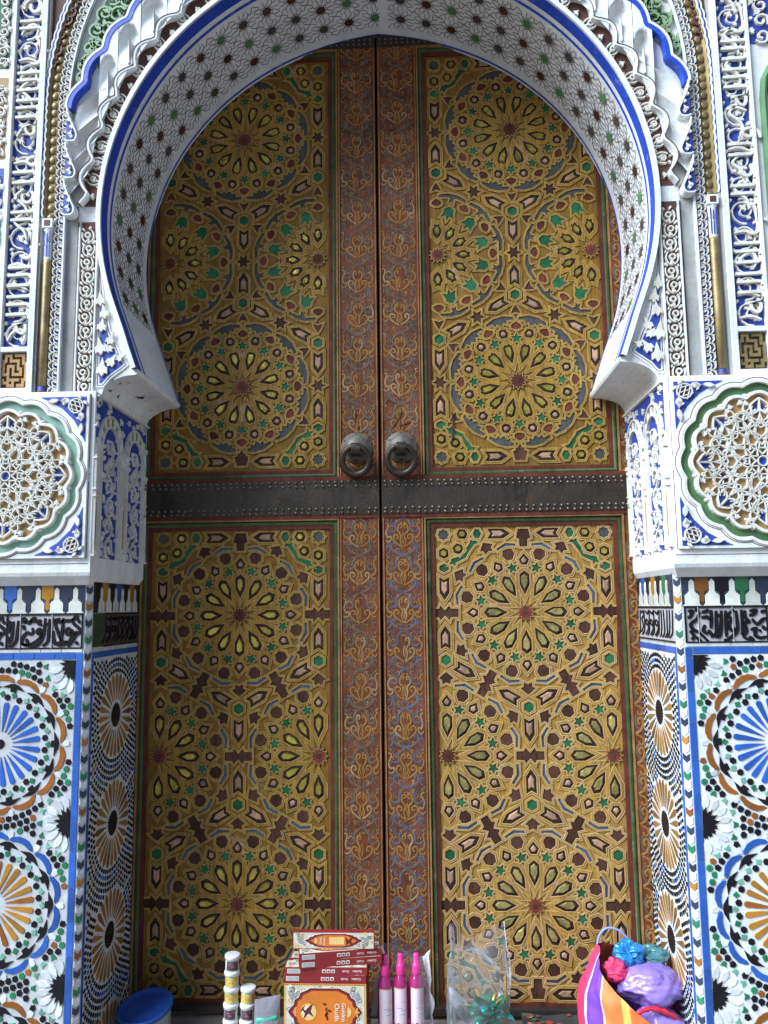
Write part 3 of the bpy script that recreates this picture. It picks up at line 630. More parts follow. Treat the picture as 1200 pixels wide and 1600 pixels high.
def tiled_pier(s):
    side = 'left' if s < 0 else 'right'
    root = thing('tiled_pier', 'left mosaic-tiled pier beside the blue-lidded tub' if s < 0 else 'right mosaic-tiled pier behind the striped woven bag', 'pier', (s*1.1, YF, -.42), 'tiled piers flanking the door')
    # core: white ground, plan polygon with a chamfered corner
    q = MB(); P = [(s*XO, .05), (s*XO, -D), (s*(XO+.0155), -D-.0155), (s*1.75, YF), (s*1.75, .05)]
    q.prism(P, -.42, 1.34, 'glaze_white'); put('core', q.mesh('core'), None, root)
    F = FR(YF)
    rnd = random.Random(11+s)
    fld = []           # (mesh, u, v, angle)
    xe = .8575
    cx = 1.066; RZ = [.885, .4585, .032]; HZ = [1.098, .672, .245, -.18]
    for i, cz in enumerate(RZ):
        rm, bm = ('glaze_blue', ('glaze_orange', 'glaze_ochre')) if i % 2 == 0 else ('glaze_ochre', ('glaze_blue', 'glaze_blue'))
        fld.append((tkey('c24', star(24, .0147, .0108), 'glaze_black', 'hub_tile'), cx, cz, 0))
        for k in range(24):
            a = rad(15*k+7.5)
            fld.append((tkey('ray', RAY, rm if not (rm == 'glaze_ochre' and k % 5 == 1) else 'glaze_orange', 'ray_tile'), cx, cz, a))
            fld.append((tkey('dot', [(x+.1295, y) for x, y in ngon(6, .0096)], 'glaze_black', 'chip_tile'), cx, cz, a))
            fld.append((tkey('quad', [(x+.1385, y) for x, y in [(.0095, .003), (-.001, .0095), (-.010, -.001), (.002, -.009)]], 'glaze_pale_green' if rnd.random() < .55 else 'glaze_green', 'chip_tile'), cx, cz, a+rad(7.5)))
        for k in range(14):
            fld.append((tkey('tooth', TOOTH, 'glaze_black', 'tooth_tile'), cx, cz, 2*PI*k/14))
            fld.append((tkey('wseg', pol([(.1775, .0), (.186, .0085), (.1985, .006), (.2005, 0)]), 'glaze_white', 'joint_tile'), cx, cz, 2*PI*k/14))
            fld.append((tkey('seg', SEG, bm[k % 2] if i % 2 else (bm[1] if abs(k-7) > 4.4 else bm[0]), 'band_tile'), cx, cz, 2*PI*(k+.5)/14))
    for hz in HZ:
        for ex in (xe, 2*cx-xe):
            def clipx(P, ex=ex, hz=hz):
                out = []
                for x, y in P: out.append((max(0, x) if ex == xe else min(0, x), y))
                return out
            fld.append((tile(clipx([(x, min(y, 1.1155-hz)) for x, y in star(16, .048, .031, PI/16)]), 'glaze_black', name='rosette_tile'), ex, hz, 0))
            for k in range(16):
                aw = 2*PI*(k+.5)/16
                if cos(aw)*(1 if ex == xe else -1) > .05: fld.append((tkey('wpetal', pol([(.0345, 0), (.052, .0085), (.066, .0085), (.0775, 0)]), 'glaze_white', 'petal_tile'), ex, hz, aw))
                a = 2*PI*k/16; px, pz = ex+.0825*cos(a), hz+.0825*sin(a)
                if (px-ex)*(1 if ex == xe else -1) > .005: fld.append((tkey('arrow', [(.010, .004), (-.004, .009), (-.002, 0), (-.004, -.009), (.010, -.004)], 'glaze_pale_green' if k % 3 else 'glaze_green', 'chip_tile'), px, pz, a))
    taken = []
    for cz in RZ+[1.3115]:
        for ring, off in ((.2045, 0), (.2235, .5), (.2425, 0), (.2615, .5)):
            n = int(2*PI*ring/.0195)
            for k in range(n):
                a = 2*PI*(k+off)/n; x = cx+ring*cos(a); z = cz+ring*sin(a)
                if not (xe+.009 < x < 2*cx-xe-.009) or z > 1.108 or z < -.18: continue
                if any(math.hypot(x-cx, z-c2) < .2005 for c2 in RZ+[1.3115]): continue
                if any(math.hypot(x-e2, z-h2) < .095 for e2 in (xe, 2*cx-xe) for h2 in HZ): continue
                if any(abs(x-t[0]) < .0188 and math.hypot(x-t[0], z-t[1]) < .0188 for t in taken): continue
                taken.append((x, z)); g = (x < xe+.03 and abs(abs(z-cz)-.085) < .03) or rnd.random() < .06
                fld.append((tkey('g8' if g else 'hx', star(8, .0100, .0078) if g else pol([(.0098, 0), (.0035, .0084), (-.007, .007), (-.0088, 0)]), 'glaze_green' if g else ('glaze_black' if rnd.random() < .9 else 'glaze_orange'), 'chip_tile'), x, z, a))
    panel = MB(); panel.box((s*xe if s > 0 else -1.27, -.2, 0), (1.27 if s > 0 else s*xe, 1.116, .0006), 'glaze_white'); pn = put('mosaic_panel', panel.mesh('mosaic_panel'), F, root)
    far = MB()
    for me, x, z, a in fld:
        M = F @ (T(s*x, z, .0006, a if s > 0 else PI-a) if True else None)
        if s < 0: M = F @ T(-x, z, .0006) @ Matrix.Diagonal((-1, 1, 1, 1)) @ Matrix.Rotation(a, 4, 'Z')
        c = sum((M @ v.co for v in me.vertices), Vector())/len(me.vertices)
        if max((M @ v.co).z for v in me.vertices) > 1.1165 and me.name[:3] in ('pet', 'chi'): continue
        if abs(c.x) < 1.115 and c.z > .04: put(me.name.split('.')[0], me, M @ Matrix.Rotation(rnd.uniform(-.02, .02), 4, 'X') @ Matrix.Rotation(rnd.uniform(-.012, .012), 4, 'Z'), pn)
        else:
            b = len(far.v); Mi = F.inverted() @ M; far.v += [tuple(Mi @ v.co) for v in me.vertices]
            for p in me.polygons: far.face([b+i for i in p.vertices], me.materials[0].name)
    put('outer_mosaic', far.mesh('outer_mosaic'), F, pn, kind='stuff')
    # blue border, white course
    z = -.2; k = 0
    while z < 1.116:
        z1 = min(z+rnd.uniform(.075, .095), 1.136); put('border_tile', tile(rect(s*.8375, z+.0006, s*.8560, z1-.0006), 'glaze_blue'), F, root); z = z1
    x = .8575
    while x < 1.3: put('border_tile', tile(rect(s*(x+.0006), 1.118, s*(x+.0594), 1.136), 'glaze_blue'), F, root); put('course_tile', tile(rect(s*(x-.018+.0006), 1.1375, s*(x+.0414), 1.1475), 'glaze_white'), F, root); x += .06
    # inscription band on the front
    q = inscription(INS_L if s < 0 else INS_R, 0, .218, .094); 
    q.box((0, -.002, 0), (.218, .096, .0012), 'scratch_pale')
    q.box((0, .0925, .001), (.218, .0965, .0045), 'glaze_black'); q.box((0, -.002, .001), (.218, .0015, .0045), 'glaze_black')
    q.box((.214 if s < 0 else 0, .001, .001), (.218 if s < 0 else .004, .093, .0045), 'glaze_black')
    for xx in (.036, .128): q.box((xx, -.001, .001), (xx+.0012, .0955, .0047), 'grout')
    put('inscription_band', q.mesh('inscription_band'), F @ T(-1.0575 if s < 0 else .8395, 1.150, 0), root)
    put('inscription_band', q.mesh('inscription_band'), F @ T(-1.2765 if s < 0 else 1.0585, 1.150, 0), root)
    # merlons, front
    q = MB(); q.box((.8365*s if s > 0 else -1.3, 1.247, 0), (1.3 if s > 0 else -.8365, 1.338, .0008), 'glaze_slate'); mf = put('merlon_frieze', q.mesh('merlon_frieze'), F, root)
    mm = tile(MERLON, 'glaze_cream', name='merlon_tile'); cols = ['glaze_slate', 'glaze_ochre', 'glaze_slate', 'glaze_blue'] if s < 0 else ['glaze_ochre', 'glaze_black', 'glaze_green', 'glaze_slate']
    for k in range(8):
        u = s*(.864+.0545*k); put('merlon_tile', mm, F @ T(u, 1.2475, .0008), mf)
        if k < 7:
            uu = u+s*.02725; put('counter_tile', tile([(-.006, .012), (0, .0075), (.006, .012), (.006, .038), (.018, .043), (.018, .088), (-.018, .088), (-.018, .043), (-.006, .038)], cols[k % 4] if cols[k % 4] != 'glaze_ochre' else ('glaze_orange' if s > 0 else 'glaze_ochre'), .0014), F @ T(uu, 1.2475, .0008), mf)
    # chevron strip on the chamfered corner
    C = cham(s); cc = ['glaze_slate', 'glaze_ochre', 'glaze_slate', 'glaze_green', 'glaze_slate', 'glaze_orange', 'glaze_slate', 'glaze_green']
    q = MB(); q.box((.0008, -.2, 0), (.0212, 1.335, .0006), 'grout'); cs = put('chevron_strip', q.mesh('chevron_strip'), C, root)
    k = 0; z = 1.315
    while z > .0:
        put('chevron_tile', tkey('chev', CHEV, cc[k % 8], 'chevron_tile'), C @ T(.0110, z, .0006), cs); put('chevron_tile', tkey('chev', CHEV, 'glaze_white', 'chevron_tile'), C @ T(.0110, z-.0235, .0006), cs); z -= .047; k += 1
    # reveal
    Rm = REV(s, XO); uc = s*D/2
    q = MB(); q.box((uc-.187, -.2, 0), (uc+.187, 1.116, .0006), 'glaze_white'); rp = put('reveal_mosaic', q.mesh('reveal_mosaic'), Rm, root)
    chips = MB(); RC = [.937, .6195, .302, -.015]
    for i, cz in enumerate(RC):
        put('hub_tile', tkey('c24b', star(24, .037, .031), 'glaze_black', 'hub_tile'), Rm @ T(uc, cz, .0006), rp)
        for k in range(24):
            if cz < 0 and sin(rad(15*k)) < -.1: continue
            put('ray_tile', tkey('ray2', RAY2, 'glaze_tan' if (k*7+i) % 5 else 'glaze_rust', 'ray_tile'), Rm @ T(uc, cz, .0006, rad(15*k)), rp)
    def chip(u, v, r, m, a=0): chips.prism([(u+x*1.0, v+y*1.35) for x, y in ngon(6, r, a)], .0006, .0028, m, inset=.0005)
    got = []
    for ci, cz in enumerate(RC):
        for ri in range(7):
            ring = .1345+.0168*ri; n = int(2*PI*ring/.0168)
            for k in range(n):
                a = 2*PI*(k+.5*(ri % 2))/n; u, v = ring*cos(a), cz+ring*sin(a)
                if abs(u) > .169 or v > 1.107 or v < -.05: continue
                if any(abs(v-c2) < .134 and math.hypot(u, v-c2) < .131 for c2 in RC): continue
                if any(abs(u-g[0]) < .0142 and abs(v-g[1]) < .0142 and math.hypot(u-g[0], v-g[1]) < .0142 for g in got): continue
                got.append((u, v)); r = rnd.random()
                mt_ = 'glaze_black' if ri in (0, 2) or r < .45 else ('glaze_blue' if ri in (1, 4) and r < .75 else ('glaze_slate' if r < .8 else ('glaze_dark_green' if r < .93 else 'glaze_tan')))
                chips.prism([(uc+u+x, v+y) for x, y in [rot2(pp, a) for pp in [(.0070, 0), (.003, .0054), (-.0050, .0046), (-.0064, 0), (-.0050, -.0046), (.003, -.0054)]]], .0006, .0028, mt_, inset=.0005)
    put('mosaic_chips', chips.mesh('mosaic_chips'), Rm, rp, kind='stuff')
    for e in (-1, 1):
        z = 0
        while z < 1.11: put('border_tile', tile(rect(uc+e*.1875, z+.0005, uc+e*.1755, min(z+.0845, 1.117)), 'glaze_blue'), Rm, root); z += .085
    for k in range(4): put('border_tile', tile(rect(uc-.187+.0935*k+.0005, 1.118, uc-.187+.0935*(k+1)-.0005, 1.136), 'glaze_blue'), Rm, root)
    q = inscription(scribble(1, 15, rnd), 0, .30 if s < 0 else .374, .094, .0062, 2); wv = .30 if s < 0 else .374
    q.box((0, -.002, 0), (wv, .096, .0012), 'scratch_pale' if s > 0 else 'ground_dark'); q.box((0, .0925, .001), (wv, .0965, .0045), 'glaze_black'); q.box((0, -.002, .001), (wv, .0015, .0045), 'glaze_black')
    put('inscription_band', q.mesh('inscription_band'), Rm @ T((-.30 if s < 0 else 0)+.001, 1.150, 0), root)
    if s < 0: put('border_tile', tile(rect(-D+.002, 1.149, -.301, 1.246), 'glaze_dark_green'), Rm, root)
    q = MB(); q.box((uc-.187, 1.247, 0), (uc+.187, 1.338, .0008), 'glaze_slate'); mf = put('merlon_frieze', q.mesh('merlon_frieze'), Rm, root)
    cols = ['glaze_black', 'glaze_ochre', 'glaze_black', 'glaze_blue', 'glaze_black', 'glaze_ochre', 'glaze_black'] if s < 0 else ['glaze_slate', 'glaze_green', 'glaze_black', 'glaze_ochre', 'glaze_black', 'glaze_blue', 'glaze_black']
    for k in range(8):
        u = uc+(-.187+.0534*k)*(1 if s < 0 else -1)
        if abs(u-uc) < .17: put('merlon_tile', mm, Rm @ T(u, 1.2475, .0008), mf)
        if k < 7: put('counter_tile', tile([(-.006, .012), (0, .0075), (.006, .012), (.006, .038), (.0175, .043), (.0175, .088), (-.0175, .088), (-.0175, .043), (-.006, .038)], cols[k], .0014), Rm @ T(u+(.0267 if s < 0 else -.0267), 1.2475, .0008), mf)
    return root
tiled_pier(-1); tiled_pier(1)
# ------------------------------------------------------------------ carved stucco
def vine(q, x0, x1, yc, wd, cell, m, h0, h1, lw=.085, seed=1):
    """running scroll between x0 and x1 along u; alternating spirals with leaves"""
    r = random.Random(seed); n = max(1, round((x1-x0)/cell)); c = (x1-x0)/n
    for i in range(n):
        up = 1 if i % 2 == 0 else -1; cx = x0+(i+.5)*c; cy = yc-up*.04*wd
        R = min(c*.56, wd*.47); path = spiral((cx, cy), R, R*.22, PI+(.15*up), up*-1.35, 18); nn = len(path)
        q.ribbon(path, [wd*lw*(1.15-.5*k/nn) for k in range(nn)], h0, h1, m)
        e = path[-1]; q.prism(trefoil(e[0], e[1], r.uniform(0, 6.28), R*.62, R*.62), h0, h1, m, inset=wd*.012)
        for k in (4, 9, 13):
            p = path[k]; a = math.atan2(p[1]-cy, p[0]-cx); q.prism(leaf(p[0], p[1], a+up*.9, R*.42, R*.3), h0, h1*.98, m, inset=wd*.01)
        q.prism(leaf(cx+c*.5, yc+up*wd*.33, up*PI*.5+.6, wd*.22, wd*.14), h0, h1, m, inset=wd*.01)
        q.prism(leaf(cx+c*.42, yc-up*wd*.40, r.uniform(0, 6), wd*.2, wd*.12), h0, h1, m, inset=wd*.01)
def lobed(r0, n, depth, seg=8, ph=0): 
    N = n*seg; return [((r0*(1-depth*(1-abs(cos(n*t/2+ph)))))*cos(t), (r0*(1-depth*(1-abs(cos(n*t/2+ph)))))*sin(t)) for t in [2*PI*k/N for k in range(N)]]
def shift(P, x, y): return [(p[0]+x, p[1]+y) for p in P]
def medallion_lattice():
    q = MB(); m = 'stucco_carved'; h0, h1 = .0, .012; R = .185; S = 8
    def rep(fn):
        for k in range(S):
            a = 2*PI*k/S
            fn(lambda p, a=a: rot2((p[0]*R, p[1]*R), a)); fn(lambda p, a=a: rot2((p[0]*R, -p[1]*R), a))
    def rb(P, w, k=4, h=h1):
        C = catmull(P, k)
        def f(t): q.ribbon([t(p) for p in C], w*R*.8, h0, h, m)
        rep(f)
    def sh(P, h=h1):
        def f(t): q.prism([t(p) for p in P], h0, h, m, inset=.0012)
        rep(f)
    rb([(.10, 0), (.22, .09), (.34, .02), (.46, -.10), (.58, 0), (.66, .12), (.78, .06)], .028)
    rb([(.16, .10), (.30, .22), (.46, .20), (.58, .05), (.72, 0), (.95, 0)], .030)
    rb([(.24, .0), (.40, .12), (.55, .24), (.72, .22), (.82, .10)], .026)
    rb([(.30, .18), (.44, .32), (.60, .36), (.74, .28), (.70, .18), (.62, .22)], .028)
    rb([(.50, .0), (.62, .16), (.80, .24), (.93, .20), (.90, .30)], .026)
    rb([(.36, .06), (.50, .30), (.62, .46), (.80, .50)], .024)
    rb([(.78, .0), (.72, .09), (.84, .13), (.95, .0)], .040)
    sh(trefoil(.66, .15, .5, .13, .09)); sh(leaf(.46, .19, 1.1, .12, .06)); sh(trefoil(.84, .26, .3, .11, .10)); sh(leaf(.56, .05, -.6, .10, .05)); sh(leaf(.88, .15, 1.9, .10, .06)); sh(trefoil(.58, .38, .9, .10, .08)); sh(leaf(.36, .05, .9, .09, .04))
    for k in range(8): q.prism(shift(ngon(6, R*.052), R*.13*cos(2*PI*(k+.5)/8), R*.13*sin(2*PI*(k+.5)/8)), .0, .0022, 'ground_red')
    q.prism(ngon(8, R*.055), 0, .003, 'paint_blue'); q.ribbon(ngon(16, R*.075), R*.022, 0, h1, m, closed=True); q.ribbon(ngon(16, R*.20), R*.022, 0, h1, m, closed=True)
    for k in range(8):
        a = 2*PI*k/8+PI/8; q.prism(shift(ngon(6, R*.075, a), R*.60*cos(a), R*.60*sin(a)), 0, .0024, 'ground_red'); pass
        a = 2*PI*k/8; q.prism(leaf(R*.68*cos(a), R*.68*sin(a), a, R*.24, R*.2), 0, .0022, 'ground_blue')
    return q.mesh('lattice')
LAT = medallion_lattice()
def corner_orn():
    """right-angled triangle of arabesque, corner at (0,0), legs along -u and -v"""
    q = MB(); L = .135
    q.prism([(0, 0), (-L, 0), (-.105, -.014), (-.070, -.034), (-.034, -.070), (-.014, -.105), (0, -L)], 0, .0012, 'ground_blue')
    m = 'stucco_carved'; h = .0075
    q.ribbon(shift(ngon(14, .021), -.028, -.028), .0042, .001, h, m, closed=True)
    for k in range(3):
        o = (k-1)*.011; q.ribbon([(-.028-.018+o*.5, -.028+o+.005), (-.028+.016+o*.5, -.028+o-.005)], .003, .001, h, m); q.ribbon([(-.028+o+.005, -.046+o*.5), (-.028+o-.005, -.012+o*.5)], .003, .001, h, m)
    q.prism(shift(ngon(8, .012), -.028, -.028), .001, .0022, 'ground_red')
    for sw in (0, 1):
        f = (lambda p: p) if not sw else (lambda p: (p[1], p[0]))
        q.prism([f(p) for p in leaf(-.045, -.012, PI, .03, .018)], .001, h, m, inset=.001); q.prism([f(p) for p in leaf(-.078, -.010, PI+.12, .036, .014)], .001, h, m, inset=.001); q.prism([f(p) for p in trefoil(-.055, -.018, PI*.9, .022, .02)], .001, h, m, inset=.001)
        q.prism([f(p) for p in leaf(-.012, -.008, PI*.75, .02, .009)], .001, h, m, inset=.001)
    return q.mesh('corner_ornament')
CORN = corner_orn()
def niche_fill():
    """one tall arched niche: 0.16 wide, 0.44 high, origin at its foot"""
    q = MB(); w = .062; H = .31
    A = [(-w, 0), (w, 0)]+[(w*cos(t), H+w*1.25*sin(t)) for t in [PI*k/10 for k in range(11)]]
    q.prism(A, 0, .001, 'ground_blue')
    B = [(w*1.42*cos(t), H+.01+w*1.75*sin(t)) for t in [PI*k/14 for k in range(15)]]
    Cc = [(w*1.10*cos(t), H+w*1.38*sin(t)) for t in [PI*k/14 for k in range(15)]]
    for k in range(14): q.prism([Cc[k], B[k], B[k+1], Cc[k+1]], 0, .002+.003*(k % 2), 'stucco_carved' if k % 2 else 'paint_green', inset=.0004)
    for path, ww in ((B, .006), (Cc, .007)): q.ribbon(path, ww, 0, .009, 'stucco_carved')
    for e in (-1, 1): q.ribbon([(e*w*1.08, 0), (e*w*1.08, H)], .006, 0, .009, 'stucco_carved'); q.ribbon([(e*w*1.30, .02), (e*w*1.30, H)], .005, 0, .008, 'stucco_carved')
    r = random.Random(5); m = 'stucco_carved'
    q2 = MB(); vine(q2, .004, H+.050, 0, w*1.9, .058, m, .001, .007, .052, 17)
    for k in range(44):
        z = r.uniform(.01, H+.03); x = r.uniform(-w*.8, w*.8); q2.prism(leaf(z, x, r.uniform(0, 6.3), .022, .008), .001, .0068, m, inset=.0006)
    for k in range(7): q2.prism(shift(ngon(5, .007, k), .03+.047*k, w*.35*(-1)**k), .001, .0018, 'ground_red')
    b0 = len(q.v); q.v += [(-y_, x_, h_) for x_, y_, h_ in q2.v]
    for f_, m_ in zip(q2.f, q2.m): q.face([b0+i_ for i_ in f_], q2.names[m_])
    return q.mesh('niche')
NICHE = niche_fill()
def impost(s):
    YI = -.435; XI = .808
    root = thing('carved_impost', 'carved white impost block with jade-rimmed round medallion on the left' if s < 0 else 'carved white impost block with dark green rimmed round medallion on the right', 'stonework', (s*1.1, YI, 1.33), 'carved impost blocks')
    q = MB(); rings = [(1.327, .030), (1.352, .004), (1.362, 0), (1.885, 0)]
    b = 0
    for z, i in rings:
        x0 = XI+i*.55; q.v += [(s*x0, .05, z), (s*x0, YI+i, z), (s*1.75, YI+i, z), (s*1.75, .05, z)]
    for k in range(3):
        for i in range(4): j = (i+1) % 4; q.face((4*k+i, 4*k+j, 4*k+4+j, 4*k+4+i), 'stucco')
    q.face((0, 1, 2, 3), 'stucco'); q.face((12, 13, 14, 15), 'stucco')
    put('block', q.mesh('block'), None, root)
    F = FR(YI); cu, cz = s*1.058, 1.638
    G = 'paint_jade' if s < 0 else 'paint_green'
    # frame plate with a lobed hole
    N = 128; ph = 0; hole = lobed(.224, 16, .05, 8)
    q = MB(); hx, hz0, hz1 = .225, -.232, .232
    out = []
    for x, y in hole:
        t = math.atan2(y, x); k = min(.236/max(1e-6, abs(cos(t))), .236/max(1e-6, abs(sin(t)))); out.append((k*cos(t), k*sin(t)))
    q.ringp(out, hole, 0, .010, 'stucco'); q.ribbon(offset(hole, .0015), .012, .009, .015, 'stucco_carved', closed=True); q.ribbon(offset(hole, .011), .0022, .0098, .0108, 'line_brown', closed=True)
    md = put('medallion', q.mesh('medallion'), F @ T(cu, cz), root)
    q = MB(); q.prism(lobed(.226, 16, .05, 8), 0, .003, G); put('coloured_ring', q.mesh('coloured_ring'), F @ T(cu, cz), md)
    q = MB(); L1 = lobed(.193, 16, .075, 8); q.prism(L1, 0, .0036, 'ground_tan'); q.ribbon(L1, .0115, .003, .017, 'stucco_carved', closed=True)
    for k in range(16):
        a = 2*PI*(k+.5)/16; q.dome((.186*cos(a), .186*sin(a)), .0075, .003, .019, 'stucco_carved', 8, 2)
    put('lobed_rim', q.mesh('lobed_rim'), F @ T(cu, cz), md)
    put('lattice', LAT, F @ T(cu, cz, .003), md)
    for sx in (1, -1):
        for sz in (1, -1): put('corner_ornament', CORN, F @ T(cu+sx*.228, cz+sz*.228, .010) @ Matrix.Diagonal((sx, sz, 1, 1)), md)
    q = MB(); q.ribbon([(s*.820, 1.402), (s*.820, 1.876), (s*1.35, 1.876)], .0022, 0, .0008, 'line_brown'); q.ribbon([(s*.820, 1.402), (s*1.35, 1.402)], .0022, 0, .0008, 'line_brown'); q.ribbon([(s*.815, 1.386), (s*1.35, 1.386)], .002, 0, .0008, 'line_brown'); q.ribbon([(s*.820, 1.62), (s*.8195, 1.66)], .004, 0, .001, 'stucco')
    q.dome((s*.8205, 1.64), .004, 0, .001, 'ground_dark', 8, 1)
    put('outline', q.mesh('outline'), F, root)
    # outer repeat beyond the frame of view
    # reveal side: two niches
    Rm = REV(s, XI)
    for k, y in enumerate((-.325, -.125)): put('niche', NICHE, Rm @ T(-s*y*-1 if False else -s*y, 1.405, 0) @ Matrix.Scale(1.0, 4), root)
    q = MB(); cu2 = lambda y: -s*y
    for y in (-.225, -.428, -.022):
        q.ribbon([(cu2(y), 1.405), (cu2(y), 1.70)], .010, 0, .008, 'stucco_carved'); q.ribbon([(cu2(y), 1.44), (cu2(y), 1.56)], .004, .008, .0095, 'gilt_paint')
        for zz in (1.41, 1.58, 1.60, 1.69): q.ribbon([(cu2(y)-.009, zz), (cu2(y)+.009, zz)], .006, 0, .011, 'stucco_carved')
    r = random.Random(3)
    q.prism(rect(*sorted((cu2(-.425), cu2(-.02)))[:1], 1.735, sorted((cu2(-.425), cu2(-.02)))[1], 1.872), 0, .0006, 'ground_blue')
    for k in range(70):
        y = r.uniform(-.42, -.03); z = r.uniform(1.745, 1.865)
        if min(abs(y+.325), abs(y+.125)) < .085 and z < 1.84: continue
        q.prism(trefoil(cu2(y), z, r.uniform(0, 6.3), .026, .018), .0, .006, 'stucco_carved', inset=.0008)
    q.ribbon([(cu2(-.43), 1.873), (cu2(-.01), 1.873)], .008, 0, .009, 'stucco_carved')
    put('side_carving', q.mesh('side_carving'), Rm, root)
    return root
impost(-1); impost(1)

# ------------------------------------------------------------------ horseshoe arch
ZC, RA = 2.439, .82
def arch_pts(r=0, n=96):
    """opening curve from the right springing over the apex to the left springing; r = distance outside it"""
    P = []
    ends = [(.700, 1.958), (.722, 2.02), (.742, 2.08)]
    a0 = -20
    A = [a0+(180-2*a0)*k/n for k in range(n+1)]
    for a in A:
        t = rad(a); rr = RA+r+.034*math.exp(-abs(a-90)/20); P.append((rr*cos(t), ZC+rr*sin(t)))
    R_ = [(x+r*.95, z-r*.3) for x, z in ends]; L_ = [(-x, z) for x, z in reversed(R_)]
    return R_+P+L_
YA0, YA1 = -.412, -.006
def sweep_y(q, curve, ys, m):
    b = len(q.v); n = len(curve)
    for y in ys: q.v += [(x, y, z) for x, z in curve]
    for k in range(len(ys)-1):
        for i in range(n-1): q.face((b+k*n+i, b+k*n+i+1, b+(k+1)*n+i+1, b+(k+1)*n+i), m)
arch = thing('horseshoe_arch', 'white horseshoe arch with blue edge lines and small star inlays round the door head', 'arch', (0, YA0, 1.88))
C0 = arch_pts()
q = MB(); sweep_y(q, C0, [YA0, YA1], 'stucco'); 
C1 = arch_pts(.012); b = len(q.v); n = len(C0)
q.v += [(x, YA1, z) for x, z in C0]+[(x, YA1, z) for x, z in arch_pts(.12)]
for i in range(n-1): q.face((b+i, b+i+1, b+n+i+1, b+n+i), 'stucco')
soffit = put('soffit', q.mesh('soffit', False), None, arch)
for nm, y0, y1, mm_ in (('blue_band', -.411, -.368, 'paint_blue'), ('blue_line', -.349, -.338, 'paint_blue'), ('blue_line', -.026, -.017, 'paint_blue')):
    q = MB(); sweep_y(q, arch_pts(-.0012), [y0, y1], mm_); put(nm, q.mesh(nm), None, arch)
SOF = []
def soff(a):   # frame on the soffit: u along the arc, v along depth, h inwards
    def P(a_): rr = RA+.034*math.exp(-abs(a_-90)/20); return Vector((rr*cos(rad(a_)), 0, ZC+rr*sin(rad(a_))))
    p0 = P(a); t = (P(a+.6)-P(a-.6)).normalized(); n_ = Vector((-t.z, 0, t.x))
    return Matrix(((t.x, 0, n_.x, p0.x), (0, -1, 0, 0), (t.z, 0, n_.z, p0.z), (0, 0, 0, 1)))
def inlay_star(m):
    q = MB(); q.prism(star(8, .0192, .0142), 0, .0012, m); q.ribbon(star(8, .0252, .0196), .0016, 0, .0009, 'line_brown', closed=True); return q.mesh('star_inlay')
SI = [inlay_star('ground_dark'), inlay_star('paint_green'), inlay_star('cell_brown')]
k = 0; a = -20.3
lines = MB()
while a < 201:
    for j, y in enumerate((-.277, -.191, -.105)):
        M = soff(a) @ Matrix.Translation((0, -y, .0012)); kind = (k+j) % 4
        put('star_inlay', SI[1 if kind in (0, 1) and (k+j) % 2 == 0 else (2 if kind == 1 else 0)], M, soffit)
        # strapwork lines between the inlays
        pp = .0440; SEGS = []
        for q_ in range(4):
            ca, sa = (1, 0, -1, 0)[q_], (0, 1, 0, -1)[q_]; R_ = lambda x, y: (x*ca-y*sa, x*sa+y*ca)
            SEGS += [[R_(.0250, .006), R_(.030, .006), R_(.036, .012), R_(pp, .012)], [R_(.0250, -.006), R_(pp, -.006)], [R_(.0165, .0165), R_(.024, .024), R_(.024, .034), R_(pp, pp)], [R_(.024, .024), R_(.034, .024), R_(pp, .020)]]
        for P in SEGS:
            lines.ribbon(P, .0017, 0, .0008, 'line_brown', ch=.2, tf=lambda p, M=M: tuple(M @ Vector((p[0], p[1], p[2]-.0004+p[0]*p[0]/1.60+.0006))))
    a += 6.15; k += 1
put('strapwork_lines', lines.mesh('strapwork_lines'), None, soffit)
